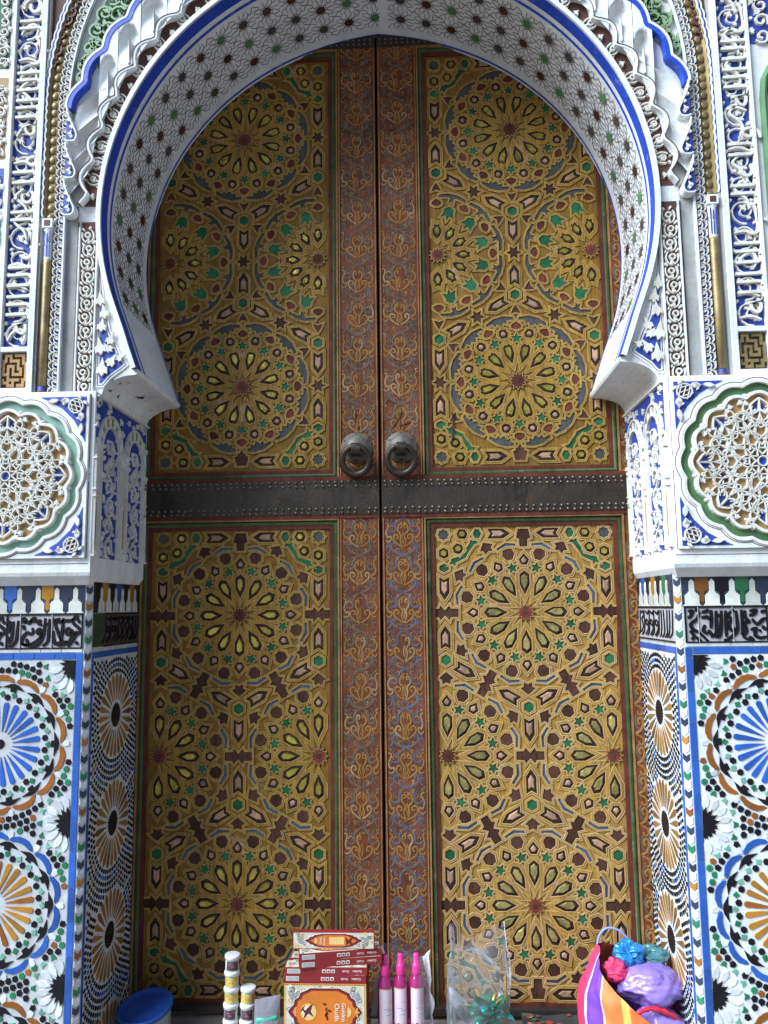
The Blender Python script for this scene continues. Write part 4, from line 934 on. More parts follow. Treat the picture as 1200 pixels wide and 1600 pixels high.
# front rim of the arch and corbels
q = MB(); i0, i1 = arch_pts(0), arch_pts(.014); n = len(i0)
for ring, y in ((i0, -.4125), (i0, -.419), (i1, -.419), (i1, -.395)): q.v += [(x, y, z) for x, z in ring]
for kk in range(3):
    for i in range(n-1): q.face((kk*n+i, kk*n+i+1, (kk+1)*n+i+1, (kk+1)*n+i), 'stucco')
put('front_rim', q.mesh('front_rim'), None, arch)
PR = [(.700, 1.959), (.698, 1.952), (.702, 1.944), (.712, 1.941)]+[(.712+.096*sin(t), 1.941-.066*(1-cos(t))) for t in [PI/2*k_/8 for k_ in range(1, 9)]]+[(.812, 1.8752), (.86, 1.8752), (.86, 1.959)]
for s in (-1, 1):
    q = MB(); n = len(PR)
    for y in (-.3965, 0): q.v += [(s*x, y, z) for x, z in PR]
    for i in range(n): j = (i+1) % n; q.face((i, j, n+j, n+i), 'stucco')
    q.face(range(n), 'stucco'); q.face(range(n, 2*n), 'stucco')
    cb = put('corbel', q.mesh('corbel'), None, arch)
    if s < 0:   # small painted birds on the cavetto
        q = MB(); B1 = [(-.012, -.004), (-.006, .0), (.000, .002), (.005, .012), (.007, .004), (.012, .001), (.006, -.002), (.0, -.004), (-.006, -.003)]; B2 = [(-.004, -.008), (-.002, .002), (0, .010), (.002, .002), (.006, -.006), (.001, -.002)]
        def cav(u, y, h=.001):
            t = PI/2*(.12+.8*u); x = -(.712+.096*sin(t)); z = 1.941-.066*(1-cos(t))
            return (x+.0014*sin(t), y, z-.0014*cos(t))
        for (u, y, sc, P, an) in ((.34, -.20, 1.6, B1, .2), (.72, -.30, 1.3, B2, 0), (.35, -.36, .9, B2, .6), (.72, -.365, .9, B1, -.3), (.40, -.405, 1.1, B2, .3), (.85, -.19, .6, B2, .2), (.45, -.06, .5, B1, 0), (.18, -.34, .5, B1, .4), (.30, -.15, .5, B2, 1)):
            pp = [rot2((x*sc, yy*sc), an) for x, yy in P]; b = len(q.v)
            q.v += [cav(u-yy/.12, y+x*1.4) for x, yy in pp]; q.face(range(b, b+len(pp)), 'bird_ink')
        put('painted_birds', q.mesh('painted_birds'), None, cb)
# ------------------------------------------------------------------ carved wall round the arch
YW = -.398
def wall_side(s):
    root = thing('carved_spandrel', 'left carved stucco wall between the arch and the blue inscription frieze' if s < 0 else 'right carved stucco wall between the arch and the blue inscription frieze', 'wall', (s*.9, YW, 1.885), 'carved walls beside the arch')
    cur = [p for p in arch_pts(.010) if p[0]*s >= -1e-6]
    if s < 0: cur = cur[::-1]                    # springing first, apex last
    # base wall: strips from the opening curve out to the outer rectangle
    q = MB(); n = len(cur); outp = []
    for i, (x, z) in enumerate(cur):
        t = i/(n-1)
        outp.append((s*1.75, 1.86+(3.75-1.86)*min(1, t*1.6)) if t < .625 else (s*1.75*(1-(t-.625)/.375), 3.75))
    st = [(s*.80, 1.876), (s*.80, 1.88)]
    cv = [(s*(.712+.096*sin(t)), 1.941-.066*(1-cos(t))) for t in [PI/2*k_/8 for k_ in range(8, -1, -1)]]+[(s*.700, 1.944)]
    A = [(s*.812, 1.8755)]+cv+cur; B = [(s*1.75, 1.84+.0012*k_) for k_ in range(len(cv)+1)]+outp; b = 0; n = len(A)
    q.v += [(x, YW, z) for x, z in A]+[(x, YW, z) for x, z in B]
    for i in range(n-1): q.face((i, i+1, n+i+1, n+i), 'stucco')
    put('wall_face', q.mesh('wall_face'), None, root)
    F = FR(YW)
    m = 'stucco_carved'
    def fx(P): return [(s*x, z) for x, z in P]
    # --- scroll strip: straight part
    q = MB(); q.box((min(s*.834, s*.884), 1.886, 0), (max(s*.834, s*.884), 2.42, .0015), 'ground_red')
    for x in (.832, .886): q.ribbon([(s*x, 1.886), (s*x, 2.40)], .006, 0, .011, 'stucco')
    q.ribbon([(s*.893, 1.886), (s*.893, 2.42)], .003, 0, .0045, 'line_brown')
    z = 1.905; k = 0
    def heart(cx, cz, a, sc):
        C, S_ = cos(a), sin(a)
        t = lambda p: (cx+(p[0]*C-p[1]*S_)*sc, cz+(p[0]*S_+p[1]*C)*sc)
        q.ribbon([t(p) for p in arc((0, .05), .62, rad(-215), rad(35), 12, .80)], .17*sc, .001, .010, m)
        q.ribbon([t(p) for p in arc((0, .10), .27, 0, 2*PI, 9)], .20*sc, .001, .011, m)
        q.prism([t(p) for p in [(-.14, -.1), (-.10, -.5), (0, -.85), (.10, -.5), (.14, -.1)]], .001, .010, m, inset=.0006)
        for e in (-1, 1): q.prism([t(p) for p in leaf(.25*e, .62, PI/2+e*-.5, .5, .26)], .001, .010, m, inset=.0006); q.prism([t(p) for p in leaf(.60*e, -.55, -PI/2+e*.3, .42, .2)], .001, .009, m, inset=.0006)
    while z < 2.415: heart(s*.859+.002*(-1)**k, z, (.18 if k % 2 else -.15), .0285); z += .0425; k += 1
    # --- scroll ring along the arch
    a = -3
    bgp = []
    N = 60
    def lob(a, r0, amp, per): return r0+amp*abs(sin(PI*(a-4)/per))
    ring_out = []; ring_in = []
    for i in range(N*2+1):
        aa = 2+(90-2)*i/(N*2); t = rad(aa); e = .034*math.exp(-abs(aa-90)/20)
        ro = lob(aa, .862, .030, 7.2)+e; ring_out.append((s*ro*cos(t), ZC+ro*sin(t))); ring_in.append((s*(.833+e)*cos(t), ZC+(.833+e)*sin(t)))
    b = len(q.v); nn = len(ring_out); q.v += [(x, z, .0015) for x, z in ring_in]+[(x, z, .0015) for x, z in ring_out]
    for i in range(nn-1): q.face((b+i, b+i+1, b+nn+i+1, b+nn+i), 'ground_red')
    q.ribbon(ring_out, .0085, 0, .027, 'stucco', ch=.15); q.ribbon([(x*1.006, z+.004*(z-ZC)) for x, z in ring_out], .003, .0, .0285, 'line_brown')
    aa = 4
    while aa < 88:
        t = rad(aa+3.6); r0 = .856+.034*math.exp(-abs(aa-90)/20); heart(s*r0*cos(t), ZC+r0*sin(t), (t-PI/2 if s > 0 else PI/2-t)+(.3 if int(aa) % 2 else -.3), .0275)
        t = rad(aa); r0 = .847; q.prism(trefoil(s*r0*cos(t), ZC+r0*sin(t), (t if s > 0 else PI-t), .02, .018), .001, .010, m, inset=.0006)
        aa += 3.6 if aa < 20 else 7.2
        if aa > 20: pass
    # triangular spandrel below the springing
    tri = [(.8245, 1.905), (.8245, 2.285), (.809, 2.19), (.785, 2.08), (.752, 2.005), (.726, 1.972), (.742, 1.958), (.780, 1.930), (.800, 1.905)]
    q.prism(fx(tri), 0, .004, 'stucco'); inn = offset(ccw(fx(tri)), -.012); q.prism([p for p in inn], .0035, .0046, 'ground_blue'); q.ribbon(offset(ccw(fx(tri)), -.006), .0022, .0035, .005, 'line_brown', closed=True)
    for (x, z, a_, l) in ((.805, 1.935, 1.6, .06), (.79, 1.965, 2.2, .05), (.765, 1.985, 2.7, .035), (.808, 2.0, 1.4, .06), (.79, 2.03, 2.0, .045), (.812, 2.07, 1.7, .05), (.80, 2.11, 1.4, .05), (.815, 2.15, 1.5, .05), (.775, 2.01, .8, .04)):
        q.prism(fx(trefoil(x, z, a_, l, l*.55)), .004, .011, m, inset=.0007)
    for (x, z) in ((.80, 1.955), (.81, 2.02)): q.prism(shift(ngon(6, .008), s*x, z), .004, .0055, 'ground_red')
    put('scroll_carving', q.mesh('scroll_carving'), F, root)
    # --- grey recess strip beside the scrolls, rising into the scallops
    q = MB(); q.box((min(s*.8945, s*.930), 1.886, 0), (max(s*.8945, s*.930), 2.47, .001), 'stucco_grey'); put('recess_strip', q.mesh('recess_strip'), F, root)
    # --- scallops: concave fluted cells, axis upright
    per = 7.2
    rb_, rt_ = .874, .985
    ang = 25.6
    while ang < 90:
        x0, x1 = rt_*.94*cos(rad(ang+per*.97)), rt_*.94*cos(rad(ang)); x0 = max(x0, 0)
        q = MB()
        def col(x, v):
            zb = ZC+math.sqrt(max(0, rb_**2-x*x))+.034*math.exp(-math.degrees(math.asin(min(1, x/.93)))/20); zt = ZC+math.sqrt(max(0, rt_**2-x*x))+.034*math.exp(-math.degrees(math.asin(min(1, x/.93)))/20)
            return zb+(zt-zb)*v
        zc0 = ZC+math.sqrt(max(0, .93**2-((x0+x1)/2)**2)); hh = .058
        def fn(u, v):
            x = x0+(x1-x0)*u; xx = (u-.5)*2; z = col(x, v); dome = math.sqrt(max(0, 1-xx*xx))
            y = (z-col((x0+x1)/2, .5))/hh+.25*0
            top = .95*dome
            d = 0
            if y < top: 
                k_ = max(0, min(1, (y+1.15)/1.1)); d = .027*dome*k_**1.4*min(1, ((top-y)/.22))**.5
            return (s*x, z, .025-d*.85)
        q.grid(fn, 22, 24, 'stucco')
        xm = (x0+x1)/2; zt = min(col(xm, .5)+.1*hh, col(xm, .62)); zb = max(col(xm, .10), zt-.085)
        q.ribbon([(s*xm, zb), (s*xm, (zb+zt)/2), (s*xm, zt)], [.0085, .007, .004], 0, .029, 'stucco', ch=.45); q.dome((s*xm, zb), .006, .019, .031, 'stucco', 8, 2)
        put('scallop', q.mesh('scallop', True), F, root)
        ang += per
    ang = 3.5
    while ang < 25:
        q = MB()
        def fn(u, v):
            r0 = .872+.088*v; aa = ang+7.3*(u)-(v-.5)*9; t = rad(aa)
            d = .024*max(0, sin(PI*u))**.8*(.35+.65*max(0, sin(PI*min(1, v*1.1))))
            return (s*min(r0*cos(t), .934), ZC+r0*sin(t), .025-d*.85)
        q.grid(fn, 14, 14, 'stucco'); put('scallop', q.mesh('scallop', True), F, root)
        ang += 7.3
    # --- blue lobed edge over the scallops
    q = MB(); P = []
    for i in range(161):
        aa = 20+(92-20)*i/160; e = .034*math.exp(-abs(aa-90)/20); r0 = .972+.018*abs(sin(PI*(aa-4)/per))+e; t = rad(aa); P.append((s*r0*cos(t), ZC+r0*sin(t)))
    q.ribbon(P, .013, 0, .027, 'paint_blue', ch=.08); q.ribbon([(x*1.0120, z+.0120*(z-ZC)) for x, z in P], .008, 0, .028, 'stucco', ch=.1); q.ribbon([(x*1.0180, z+.0180*(z-ZC)) for x, z in P], .0025, 0, .026, 'line_brown')
    put('blue_lobed_edge', q.mesh('blue_lobed_edge'), F, root)
    # --- green arabesque field between the lobed edge and the lace
    q = MB(); O = (0, 2.80)
    G1 = [(s*.903*cos(rad(a_)), 2.80+.903*sin(rad(a_))) for a_ in range(6, 91, 4)]; G0 = [(s*.995*cos(rad(a_)), ZC+.995*sin(rad(a_))) for a_ in [22+(90-22)*k_/(len(G1)-1) for k_ in range(len(G1))]]
    b = len(q.v); nn = len(G0); q.v += [(x, z, .002) for x, z in G0]+[(x, z, .002) for x, z in G1]
    for i in range(nn-1): q.face((b+i, b+i+1, b+nn+i+1, b+nn+i), 'ground_green')
    r = random.Random(4)
    for i in range(1, nn-1):
        for f in (.3, .72):
            if math.hypot(G0[i][0]-G1[i][0], G0[i][1]-G1[i][1]) < .05 and f > .5: continue
            x = G0[i][0]*(1-f)+G1[i][0]*f; z = G0[i][1]*(1-f)+G1[i][1]*f; R0 = min(.028, math.hypot(G0[i][0]-G1[i][0], G0[i][1]-G1[i][1])*.3)
            if R0 < .008: continue
            q.ribbon(spiral((x, z), R0, R0*.35, r.uniform(0, 6), r.choice((-1.2, 1.2)), 12), R0*.34, .002, .011, 'carve_green'); q.prism(trefoil(x, z, r.uniform(0, 6), R0*.8, R0*.9), .002, .011, 'carve_green', inset=.0006); q.prism(leaf(x+R0*.9, z+R0*.4, r.uniform(0, 6), R0, R0*.5), .002, .010, 'carve_green', inset=.0006)
    put('green_arabesque', q.mesh('green_arabesque'), F, root)
    # --- lace band: upright part, then round an arc
    q = MB()
    fr = []
    z = 1.894
    while z < 2.80: fr.append((s*.947, z, 0)); z += .0262
    a_ = 0
    while a_ < 88: t = rad(a_); fr.append((s*.947*cos(t), 2.80+.947*sin(t), a_)); a_ += 1.585
    path = [(x, z) for x, z, _ in fr]
    b = len(q.v)
    wv = .019
    def nrm(a_): return (cos(rad(a_)), sin(rad(a_)))
    nn = len(fr); q.v += [(x-s*nrm(a_)[0]*wv, z-nrm(a_)[1]*wv, .006) for x, z, a_ in fr]+[(x+s*nrm(a_)[0]*wv, z+nrm(a_)[1]*wv, .006) for x, z, a_ in fr]
    for i in range(nn-1): q.face((b+i, b+i+1, b+nn+i+1, b+nn+i), 'ground_blue')
    q.ribbon([(x-s*nrm(a_)[0]*.0145, z-nrm(a_)[1]*.0145) for x, z, a_ in fr], .007, .0, .017, 'stucco')
    for k, (x, z, a_) in enumerate(fr):
        A = rad(a_)
        tf2 = lambda p: (x+s*(p[0]*cos(A)-p[1]*sin(A)), z+p[0]*sin(A)+p[1]*cos(A))
        q.ribbon([tf2(p) for p in arc((-.008, 0), .024, rad(-72), rad(72), 8, .0165)], .0036, .005, .015, m)
        q.ribbon([tf2(p) for p in arc((-.010, -.001), .0145, rad(-80), rad(80), 6, .0105)], .0034, .005, .014, m)
        q.prism([tf2(p) for p in leaf(-.010, 0, .5, .013, .008)], .005, .013, m, inset=.0004)
        q.ribbon([tf2((.0135, .0)), tf2((.0165, .0125))], .003, .005, .0145, 'ground_tan' if k % 3 == 0 else m)
    # three hanging lobes of lace between the strip and the scallops
    for k in range(3):
        zc = 2.445+.118*k
        P = [(.930, zc+.098), (.925, zc+.070), (.908, zc+.030), (.897, zc+.004), (.903, zc-.014), (.922, zc-.016), (.930, zc-.012)]
        q.prism(fx(P), .004, .030, 'ground_blue'); q.ribbon(fx(catmull(P, 4)), .0055, .004, .036, 'stucco')
        for (x, z, a_, l) in ((.922, zc+.0, 2.1, .022), (.914, zc+.022, 1.8, .024), (.921, zc+.045, 1.5, .024), (.926, zc+.068, 1.5, .02), (.908, zc-.004, .6, .018)): q.prism(fx(trefoil(x, z, a_, l, l*.6)), .029, .035, m, inset=.0005)
    put('lace_band', q.mesh('lace_band'), F, root)
    # --- gilt bead channel above the colonnette
    q = MB(); fr = []
    z = 2.435
    while z < 2.80: fr.append((s*.981, z, 0)); z += .031
    a_ = 0
    while a_ < 88: t = rad(a_); fr.append((s*.981*cos(t)*(1+.0*a_), 2.80+.981*sin(t), a_)); a_ += 1.81
    nn = len(fr); b = len(q.v); wv = .0155
    for off, h in ((-1, .010), (-.5, -.0), (.5, -.0), (1, .012)): q.v += [(x+s*nrm(a_)[0]*wv*off, z+nrm(a_)[1]*wv*off, .004+h) for x, z, a_ in fr]
    for kk in range(3):
        for i in range(nn-1): q.face((b+kk*nn+i, b+kk*nn+i+1, b+(kk+1)*nn+i+1, b+(kk+1)*nn+i), 'gilt_paint')
    put('gilt_channel', q.mesh('gilt_channel'), F, root)
    bd = MB(); bd.dome((0, 0), .0128, 0, .0065, 'bead_gold', 12, 4, 1.05); BM = bd.mesh('gilt_bead', True)
    for x, z, a_ in fr:
        if z < 3.3: put('gilt_bead', BM, F @ T(x, z, .004), root)
    q = MB(); L = []
    for i in range(len(fr)*6):
        f = i/6; k = min(int(f), nn-2); u = f-k
        x = fr[k][0]*(1-u)+fr[k+1][0]*u; z = fr[k][1]*(1-u)+fr[k+1][1]*u; a_ = fr[k][2]*(1-u)+fr[k+1][2]*u; o = .0185+.0035*abs(sin(PI*f)); L.append((x+s*nrm(a_)[0]*o, z+nrm(a_)[1]*o))
    q.ribbon(L, .006, 0, .017, 'stucco', ch=.15); q.ribbon([(x*1.0055, z) for x, z in L], .004, 0, .0165, 'ground_blue'); q.ribbon([(x*1.0115, z) for x, z in L], .006, 0, .016, 'stucco')
    put('scalloped_edge', q.mesh('scalloped_edge'), F, root)
    # red carved corner panel above
    q = MB(); P = [(s*x, z) for x, z in [(1.012, 2.86), (1.012, 3.5), (.60, 3.5)]]+[(s*1.012*cos(rad(a_)), 2.80+1.012*sin(rad(a_))) for a_ in range(50, 2, -4)]
    q.prism(P, 0, .004, 'ground_red')
    for k in range(16): 
        f = k/15; x = 1.0-.16*f**1.5+r.uniform(-.01, .005); z = 2.93+.38*f
        q.ribbon([(s*px, pz) for px, pz in spiral((x-.004, z), .020, .006, r.uniform(0, 6), 1.1, 10)], .008, .003, .014, 'ground_red'); q.dome((s*(x-.02), z+.02), .009, .003, .012, 'bead_gold' if k % 4 == 3 else 'ground_red', 8, 2)
    put('red_carving', q.mesh('red_carving'), F, root)
    # tall borders
    q = MB(); q.box((min(s*1.001, s*1.0075), 1.886, 0), (max(s*1.001, s*1.0075), 3.5, .015), 'stucco_grey'); q.box((min(s*1.0085, s*1.0165), 1.886, 0), (max(s*1.0085, s*1.0165), 3.5, .021), 'stucco')
    put('border_moulding', q.mesh('border_moulding'), F, root)
    return root
wall_side(-1); wall_side(1)
for s in (-1, 1):
    c = thing('colonnette', 'slim gilt colonnette standing on the left impost' if s < 0 else 'slim gilt colonnette standing on the right impost', 'column', (s*.980, -.408, 1.886), 'gilt colonnettes')
    q = MB(); q.lathe([(.0135, 0), (.0135, .012), (.0115, .016), (.0135, .02)], 'ground_blue', 14); q.lathe([(.0138, .0), (.0142, .006), (.0138, .010)], 'ground_red', 14); put('base', q.mesh('base', True), WM[c], c)
    q = MB(); q.lathe([(.0120, .02), (.0125, .2), (.0125, .4), (.0120, .412)], 'gilt_paint', 16); put('shaft', q.mesh('shaft', True), WM[c], c)
    q = MB(); q.lathe([(.0115, .412), (.0115, .455), (.0125, .46), (.0095, .466), (.0135, .50), (.0145, .51)], ['stucco', 'stucco', 'stucco', 'stucco', 'stucco', 'stucco'], 12); q.box((-.0155, -.0155, .51), (.0155, .0155, .538), 'stucco')
    for e in (-1, 0, 1): q.box((e*.008-.0016, -.0125, .42), (e*.008+.0016, -.0112, .50), 'ground_blue')
    q.box((-.009, -.0163, .515), (.009, -.0155, .533), 'ground_red'); put('capital', q.mesh('capital'), WM[c], c)
def frieze(s):
    F = FR(YW); xc = s*1.067
    fz = thing('inscription_frieze', 'tall carved white lettering frieze on blue ground, left of the arch' if s < 0 else 'tall carved white lettering frieze on blue ground, right of the arch', 'frieze', (xc, YW, 1.886), 'upright inscription friezes')
    hw = .0455
    q = MB(); q.box((xc-hw, 2.028, .0), (xc+hw, 3.5, .004), 'ground_blue'); put('blue_ground', q.mesh('blue_ground'), F, fz)
    q = MB()
    for e in (-1, 1): q.box((xc+e*hw-.0045, 1.886, 0), (xc+e*hw+.0045, 3.5, .021), 'stucco')
    q.box((xc-hw+.004, 2.016, 0), (xc+hw-.004, 2.030, .020), 'stucco'); q.box((xc-hw+.004, 1.886, 0), (xc+hw-.004, 1.905, .020), 'stucco')
    put('border', q.mesh('border'), F, fz)
    M = F @ T(xc, 0, 0) @ Matrix.Rotation(PI/2, 4, 'Z')
    q = MB(); vine(q, 2.035, 3.48, 0, .084, .076, 'stucco_carved', .003, .012, .062, 21+s); put('scrollwork', q.mesh('scrollwork'), M, fz)
    z = 2.62
    for rep in (0, 1):
        z = 2.065+.63*rep
        for wd_ in ('الله', 'الا', 'غالب', 'ولا'):
            me = text_mesh(arabic(wd_), .104, .006, 'stucco_carved', 'LEFT'); wl = max(v.co.x for v in me.vertices)
            put('carved_word', me, M @ T(z, -.012, .0125), fz); z += wl+.016
    r = random.Random(31+s); z = 2.05
    while z < 3.30:
        t = r.random()
        if t < .45: P = [(z, -.03), (z+.012, 0), (z+.006, .03)]
        elif t < .75: P = [(z, .025), (z+.025, .01), (z+.035, -.015), (z+.015, -.028), (z-.01, -.02)]
        else: P = [(z, -.02), (z+.03, -.01), (z+.06, .02), (z+.085, -.005)]
        C = catmull(P, 4); q = MB(); q.ribbon(C, [.0085*(.6+.6*sin(PI*i/(len(C)-1))) for i in range(len(C))], .004, .0165, 'stucco_carved'); put('carved_stroke', q.mesh('carved_stroke'), M, fz); z += r.uniform(.06, .10)
    # square maze-like panel at the foot
    q = MB(); pm, gm = ('ground_tan', 'ground_red') if s < 0 else ('gilt_paint', 'ground_dark')
    q.box((xc-hw+.006, 1.908, 0), (xc+hw-.006, 2.013, .006), gm)
    Z = ["0111011110", "0101000010", "1101111010", "1000001011", "1011101001", "1010101101", "1010100101", "1110111101", "0010000001", "1011111011", "1110100010", "0011101110"]
    n = len(Z[0]); cw = (2*hw-.016)/n; ch = .099/len(Z)
    for j, row in enumerate(Z):
        for i, ch_ in enumerate(row):
            if ch_ == '1': q.box((xc-hw+.008+i*cw, 1.911+(len(Z)-1-j)*ch, .005), (xc-hw+.008+(i+1.02)*cw, 1.911+(len(Z)-j+.02)*ch, .0115+.0003*((i+j) % 2)), pm)
    put('maze_panel', q.mesh('maze_panel'), F, fz)
    # slice of the next panel beyond the frieze
    q = MB(); x0, x1 = sorted((xc+s*(hw+.006), xc+s*(hw+.16)))
    q.box((x0, 1.887, 0), (x1, 3.5, .008), 'stucco'); put('outer_panel', q.mesh('outer_panel'), F, fz)
    q = MB()
    if s < 0:
        for z0, z1, c_ in ((2.05, 2.32, 'ground_tan'), (2.34, 2.46, 'paint_jade'), (2.47, 2.60, 'ground_blue'), (2.63, 2.90, 'ground_tan'), (2.93, 3.2, 'ground_green')):
            q.box((x0+.004, z0, .007), (x1-.012, z1, .009), c_)
            z = z0+.02
            while z < z1-.02: q.ribbon(spiral((x1-.030, z), .016, .005, z*40, 1.2, 10), .006, .008, .016, 'stucco_carved'); q.prism(trefoil(x1-.02, z+.01, z*70, .02, .016), .008, .016, 'stucco_carved', inset=.0006); z += .034
    else:
        q.tube([(x0+.030, 1.9, .012), (x0+.030, 2.72, .012), (x0+.036, 2.78, .012), (x0+.055, 2.82, .012), (x0+.09, 2.84, .012), (x0+.14, 2.84, .012)], .011, 'paint_green', 8)
        q.box((x0+.046, 1.9, .007), (x1, 2.78, .010), 'ground_dark'); z = 1.92
        while z < 2.75: q.ribbon(arc((x0+.062, z), .012, 0, PI, 6), .004, .009, .018, 'stucco_carved'); z += .022
        q.box((x0+.006, 2.90, .007), (x1, 3.3, .0095), 'ground_blue'); z = 2.92
        while z < 3.28: q.ribbon(spiral((x0+.04, z), .024, .006, z*40, 1.2, 12), .008, .009, .017, 'stucco_carved'); q.prism(trefoil(x0+.02, z+.02, z*70, .028, .02), .009, .017, 'stucco_carved', inset=.0006); z += .05
    put('outer_ornament', q.mesh('outer_ornament'), F, fz)
frieze(-1); frieze(1)
# plain building behind and beyond
q = MB()
for s in (-1, 1): q.box((min(s*1.752, s*6), -.39, -.42), (max(s*1.752, s*6), .3, 6.2), 'plaster')
q.box((-1.75, -.385, 3.752), (1.75, .3, 6.2), 'plaster')
bw = thing('building_wall', 'plain plastered wall that carries on round the carved doorway', 'wall', (0, 0, -.42), data=q.mesh('building_wall'), M=Matrix.Identity(4))
# ------------------------------------------------------------------ goods on the step
from mathutils import noise as MN
def RZM(loc, rz=0, rx=0, ry=0): return Matrix.Translation(loc) @ Matrix.Rotation(rz, 4, 'Z') @ Matrix.Rotation(rx, 4, 'X') @ Matrix.Rotation(ry, 4, 'Y')
# tub with a blue lid
M = RZM((-.700, -.165, .006), .2, rad(9), rad(-7)); t = thing('plastic_tub', 'cloudy plastic tub with a blue lid by the left reveal', 'tub', (0, 0, 0), M=M)
q = MB(); q.lathe([(.058, 0), (.062, .002), (.068, .05), (.073, .092), (.071, .092), (.066, .05), (.058, .004)], 'tub_clear', 32); put('bowl', q.mesh('bowl', True), M, t)
q = MB(); q.lathe([(.0735, .088), (.080, .089), (.0812, .096), (.079, .1005), (.075, .1005), (.072, .096), (.05, .0965), (.012, .0968)], 'lid_blue', 40); put('lid', q.mesh('lid', True), M, t)
# jars
def jar_meshes():
    b = MB(); b.lathe([(.0175, 0), (.0185, .001), (.0188, .006), (.0192, .0325)], 'jar_white', 24)
    l = MB(); l.lathe([(.0205, .0315), (.0222, .032), (.0226, .0395), (.0215, .0425), (.019, .0432), (.006, .0430)], 'jar_white', 28)
    def lab(m, a0, a1, ink):
        q = MB(); q.grid(lambda u, v: ((.0190+.0004*v+.0003)*cos(a0+(a1-a0)*u), (.0190+.0004*v+.0003)*sin(a0+(a1-a0)*u), .004+.025*v), 14, 1, m)
        r = random.Random(2)
        for k in range(9):
            a = r.uniform(a0+.3, a1-.5); z = r.uniform(.009, .024); L = r.uniform(.12, .32)
            q.grid(lambda u, v: (.0197*cos(a+L*u), .0197*sin(a+L*u), z+.0011*v+.0012*sin(u*5)), 4, 1, ink)
        return q.mesh('label', True)
    return b.mesh('jar_body', True), l.mesh('screw_lid', True), lab('label_yellow', rad(195), rad(345), 'ink'), lab('label_dark', rad(215), rad(325), 'petal_pink')
JB, JL, JY, JD = jar_meshes()
ORD = ['bottom', 'second from the bottom', 'third from the bottom', 'third from the top', 'second from the top', 'topmost']
def jar(x, y, k, kind, label, tilt=0, rz=0):
    M = RZM((x, y, .0005+.0437*k), rz, 0, tilt); j = thing('jar', label, 'jar', (0, 0, 0), 'white jars in stacks', M=M)
    put('jar_body', JB, M, j); put('screw_lid', JL, M, j); put('label', JY if kind else JD, M, j)
for k, kind in enumerate((0, 1, 0, 1, 1, 0)):
    jar(-.4435+random.uniform(-.0015, .0015)-(.001*(5-k)), -.215, k, kind, 'white jar with %s label, %s in the tall jar stack' % ('yellow' if kind else 'dark printed', ORD[k]), .05 if k == 5 else 0, (.25 if k == 5 else .0))
for k, kind in enumerate((1, 1, 0, 1)):
    jar(-.3985+random.uniform(-.0015, .0015), -.215, k, kind, 'white jar with %s label, %s in the short jar stack' % ('yellow' if kind else 'dark printed', ('bottom', 'second from the bottom', 'third from the bottom', 'topmost')[k]), .04 if k == 3 else 0)
# packet with mint green bars
t = thing('plastic_packet', 'grey see-through packet holding mint green bars beside the jars', 'packet', (-.335, -.245, 0))
q = MB()
def pk(u, v, d): return (-.335+(u-.5)*.076*(1-.05*v), -.245-d*(.013*(1-v)**.6+.0015)*math.sin(PI*min(1, max(0, u)))**.5*1.0, .001+v*(.152+.014*u)+.0)
q.grid(lambda u, v: pk(u, v, 1), 12, 12, 'film_grey'); q.grid(lambda u, v: pk(u, v, -1), 12, 12, 'film_grey'); put('bag', q.mesh('bag', True), None, t)
for z, h in ((.104, .018), (.078, .020), (.052, .020), (.026, .02)):
    q = MB(); q.tube([(-.368, -.245, z-.006), (-.362, -.245, z-.005), (-.31, -.245, z+.004), (-.303, -.245, z+.005)], [.004, h*.5, h*.5, .004], 'mint', 10); put('green_bar', q.mesh('green_bar', True), None, t)
# carton of incense
def plate(q, P, h, m, h0=0): q.prism(P, h0, h, m)
def medal(cx, cy, a, b, sq):
    """cusped oblong outline"""
    H = [(a, 0), (a*.93, b*.16), (a*.84, b*.30), (a*.82, b*.50), (a*.70, b*.62), (a*.66, b*.80), (a*.48, b*.92), (a*.40, b)]
    Q = H+[(-x, y) for x, y in reversed(H)]; Q = Q+[(-x, -y) for x, y in Q[1:-1]]
    return [(cx+x, cy+y) for x, y in Q]
ct = thing('incense_carton', 'large upright incense carton with orange printed front under the stacked packs', 'carton', (-.166, -.225, 0))
cw, chh = .230, .213
q = MB(); q.box((-.281, -.280, .0665), (-.051, -.168, .213), 'card_red'); put('box', q.mesh('box'), None, ct)
F = FR(-.2802) @ T(-.166, .1398); q = MB()
plate(q, rect(-.115, -.0731, .115, .0731), .0004, 'card_gold')
for k in range(34):
    for e in (-1, 1): plate(q, rect(-.1135+k*.0067, e*.0705-.0012, -.1135+k*.0067+.0035, e*.0705+.0012), .0006, 'card_maroon')
plate(q, rect(-.110, -.0675, .110, .0675), .0008, 'card_cream')
r = random.Random(9)
for k in range(170):
    x, y = r.uniform(-.104, .104), r.uniform(-.062, .062)
    if abs(x)/.1+abs(y)/.066 < 1.02: continue
    q.ribbon(spiral((x, y), .008, .003, r.uniform(0, 6), r.choice((-1.2, 1.2)), 9), .0026, .0008, .0011, r.choice(('card_teal', 'card_teal', 'card_gold', 'card_white')))
for e in (-1, 1):
    for g in (-1, 1): plate(q, shift(medal(0, 0, .008, .012, 1), e*.090, g*.040), .0013, 'card_grey')
for sc, m_ in ((1.05, 'card_white'), (1.03, 'card_maroon'), (.97, 'card_red'), (.91, 'card_orange'), (.0, '')):
    if sc: plate(q, medal(0, 0, .101*sc, .060*sc, 1), .0014+(1.1-sc)*.003, m_)
plate(q, shift(ngon(20, .022), -.046, 0), .00235, 'card_glow'); plate(q, shift(ngon(20, .013), -.050, .002), .0026, 'card_white')
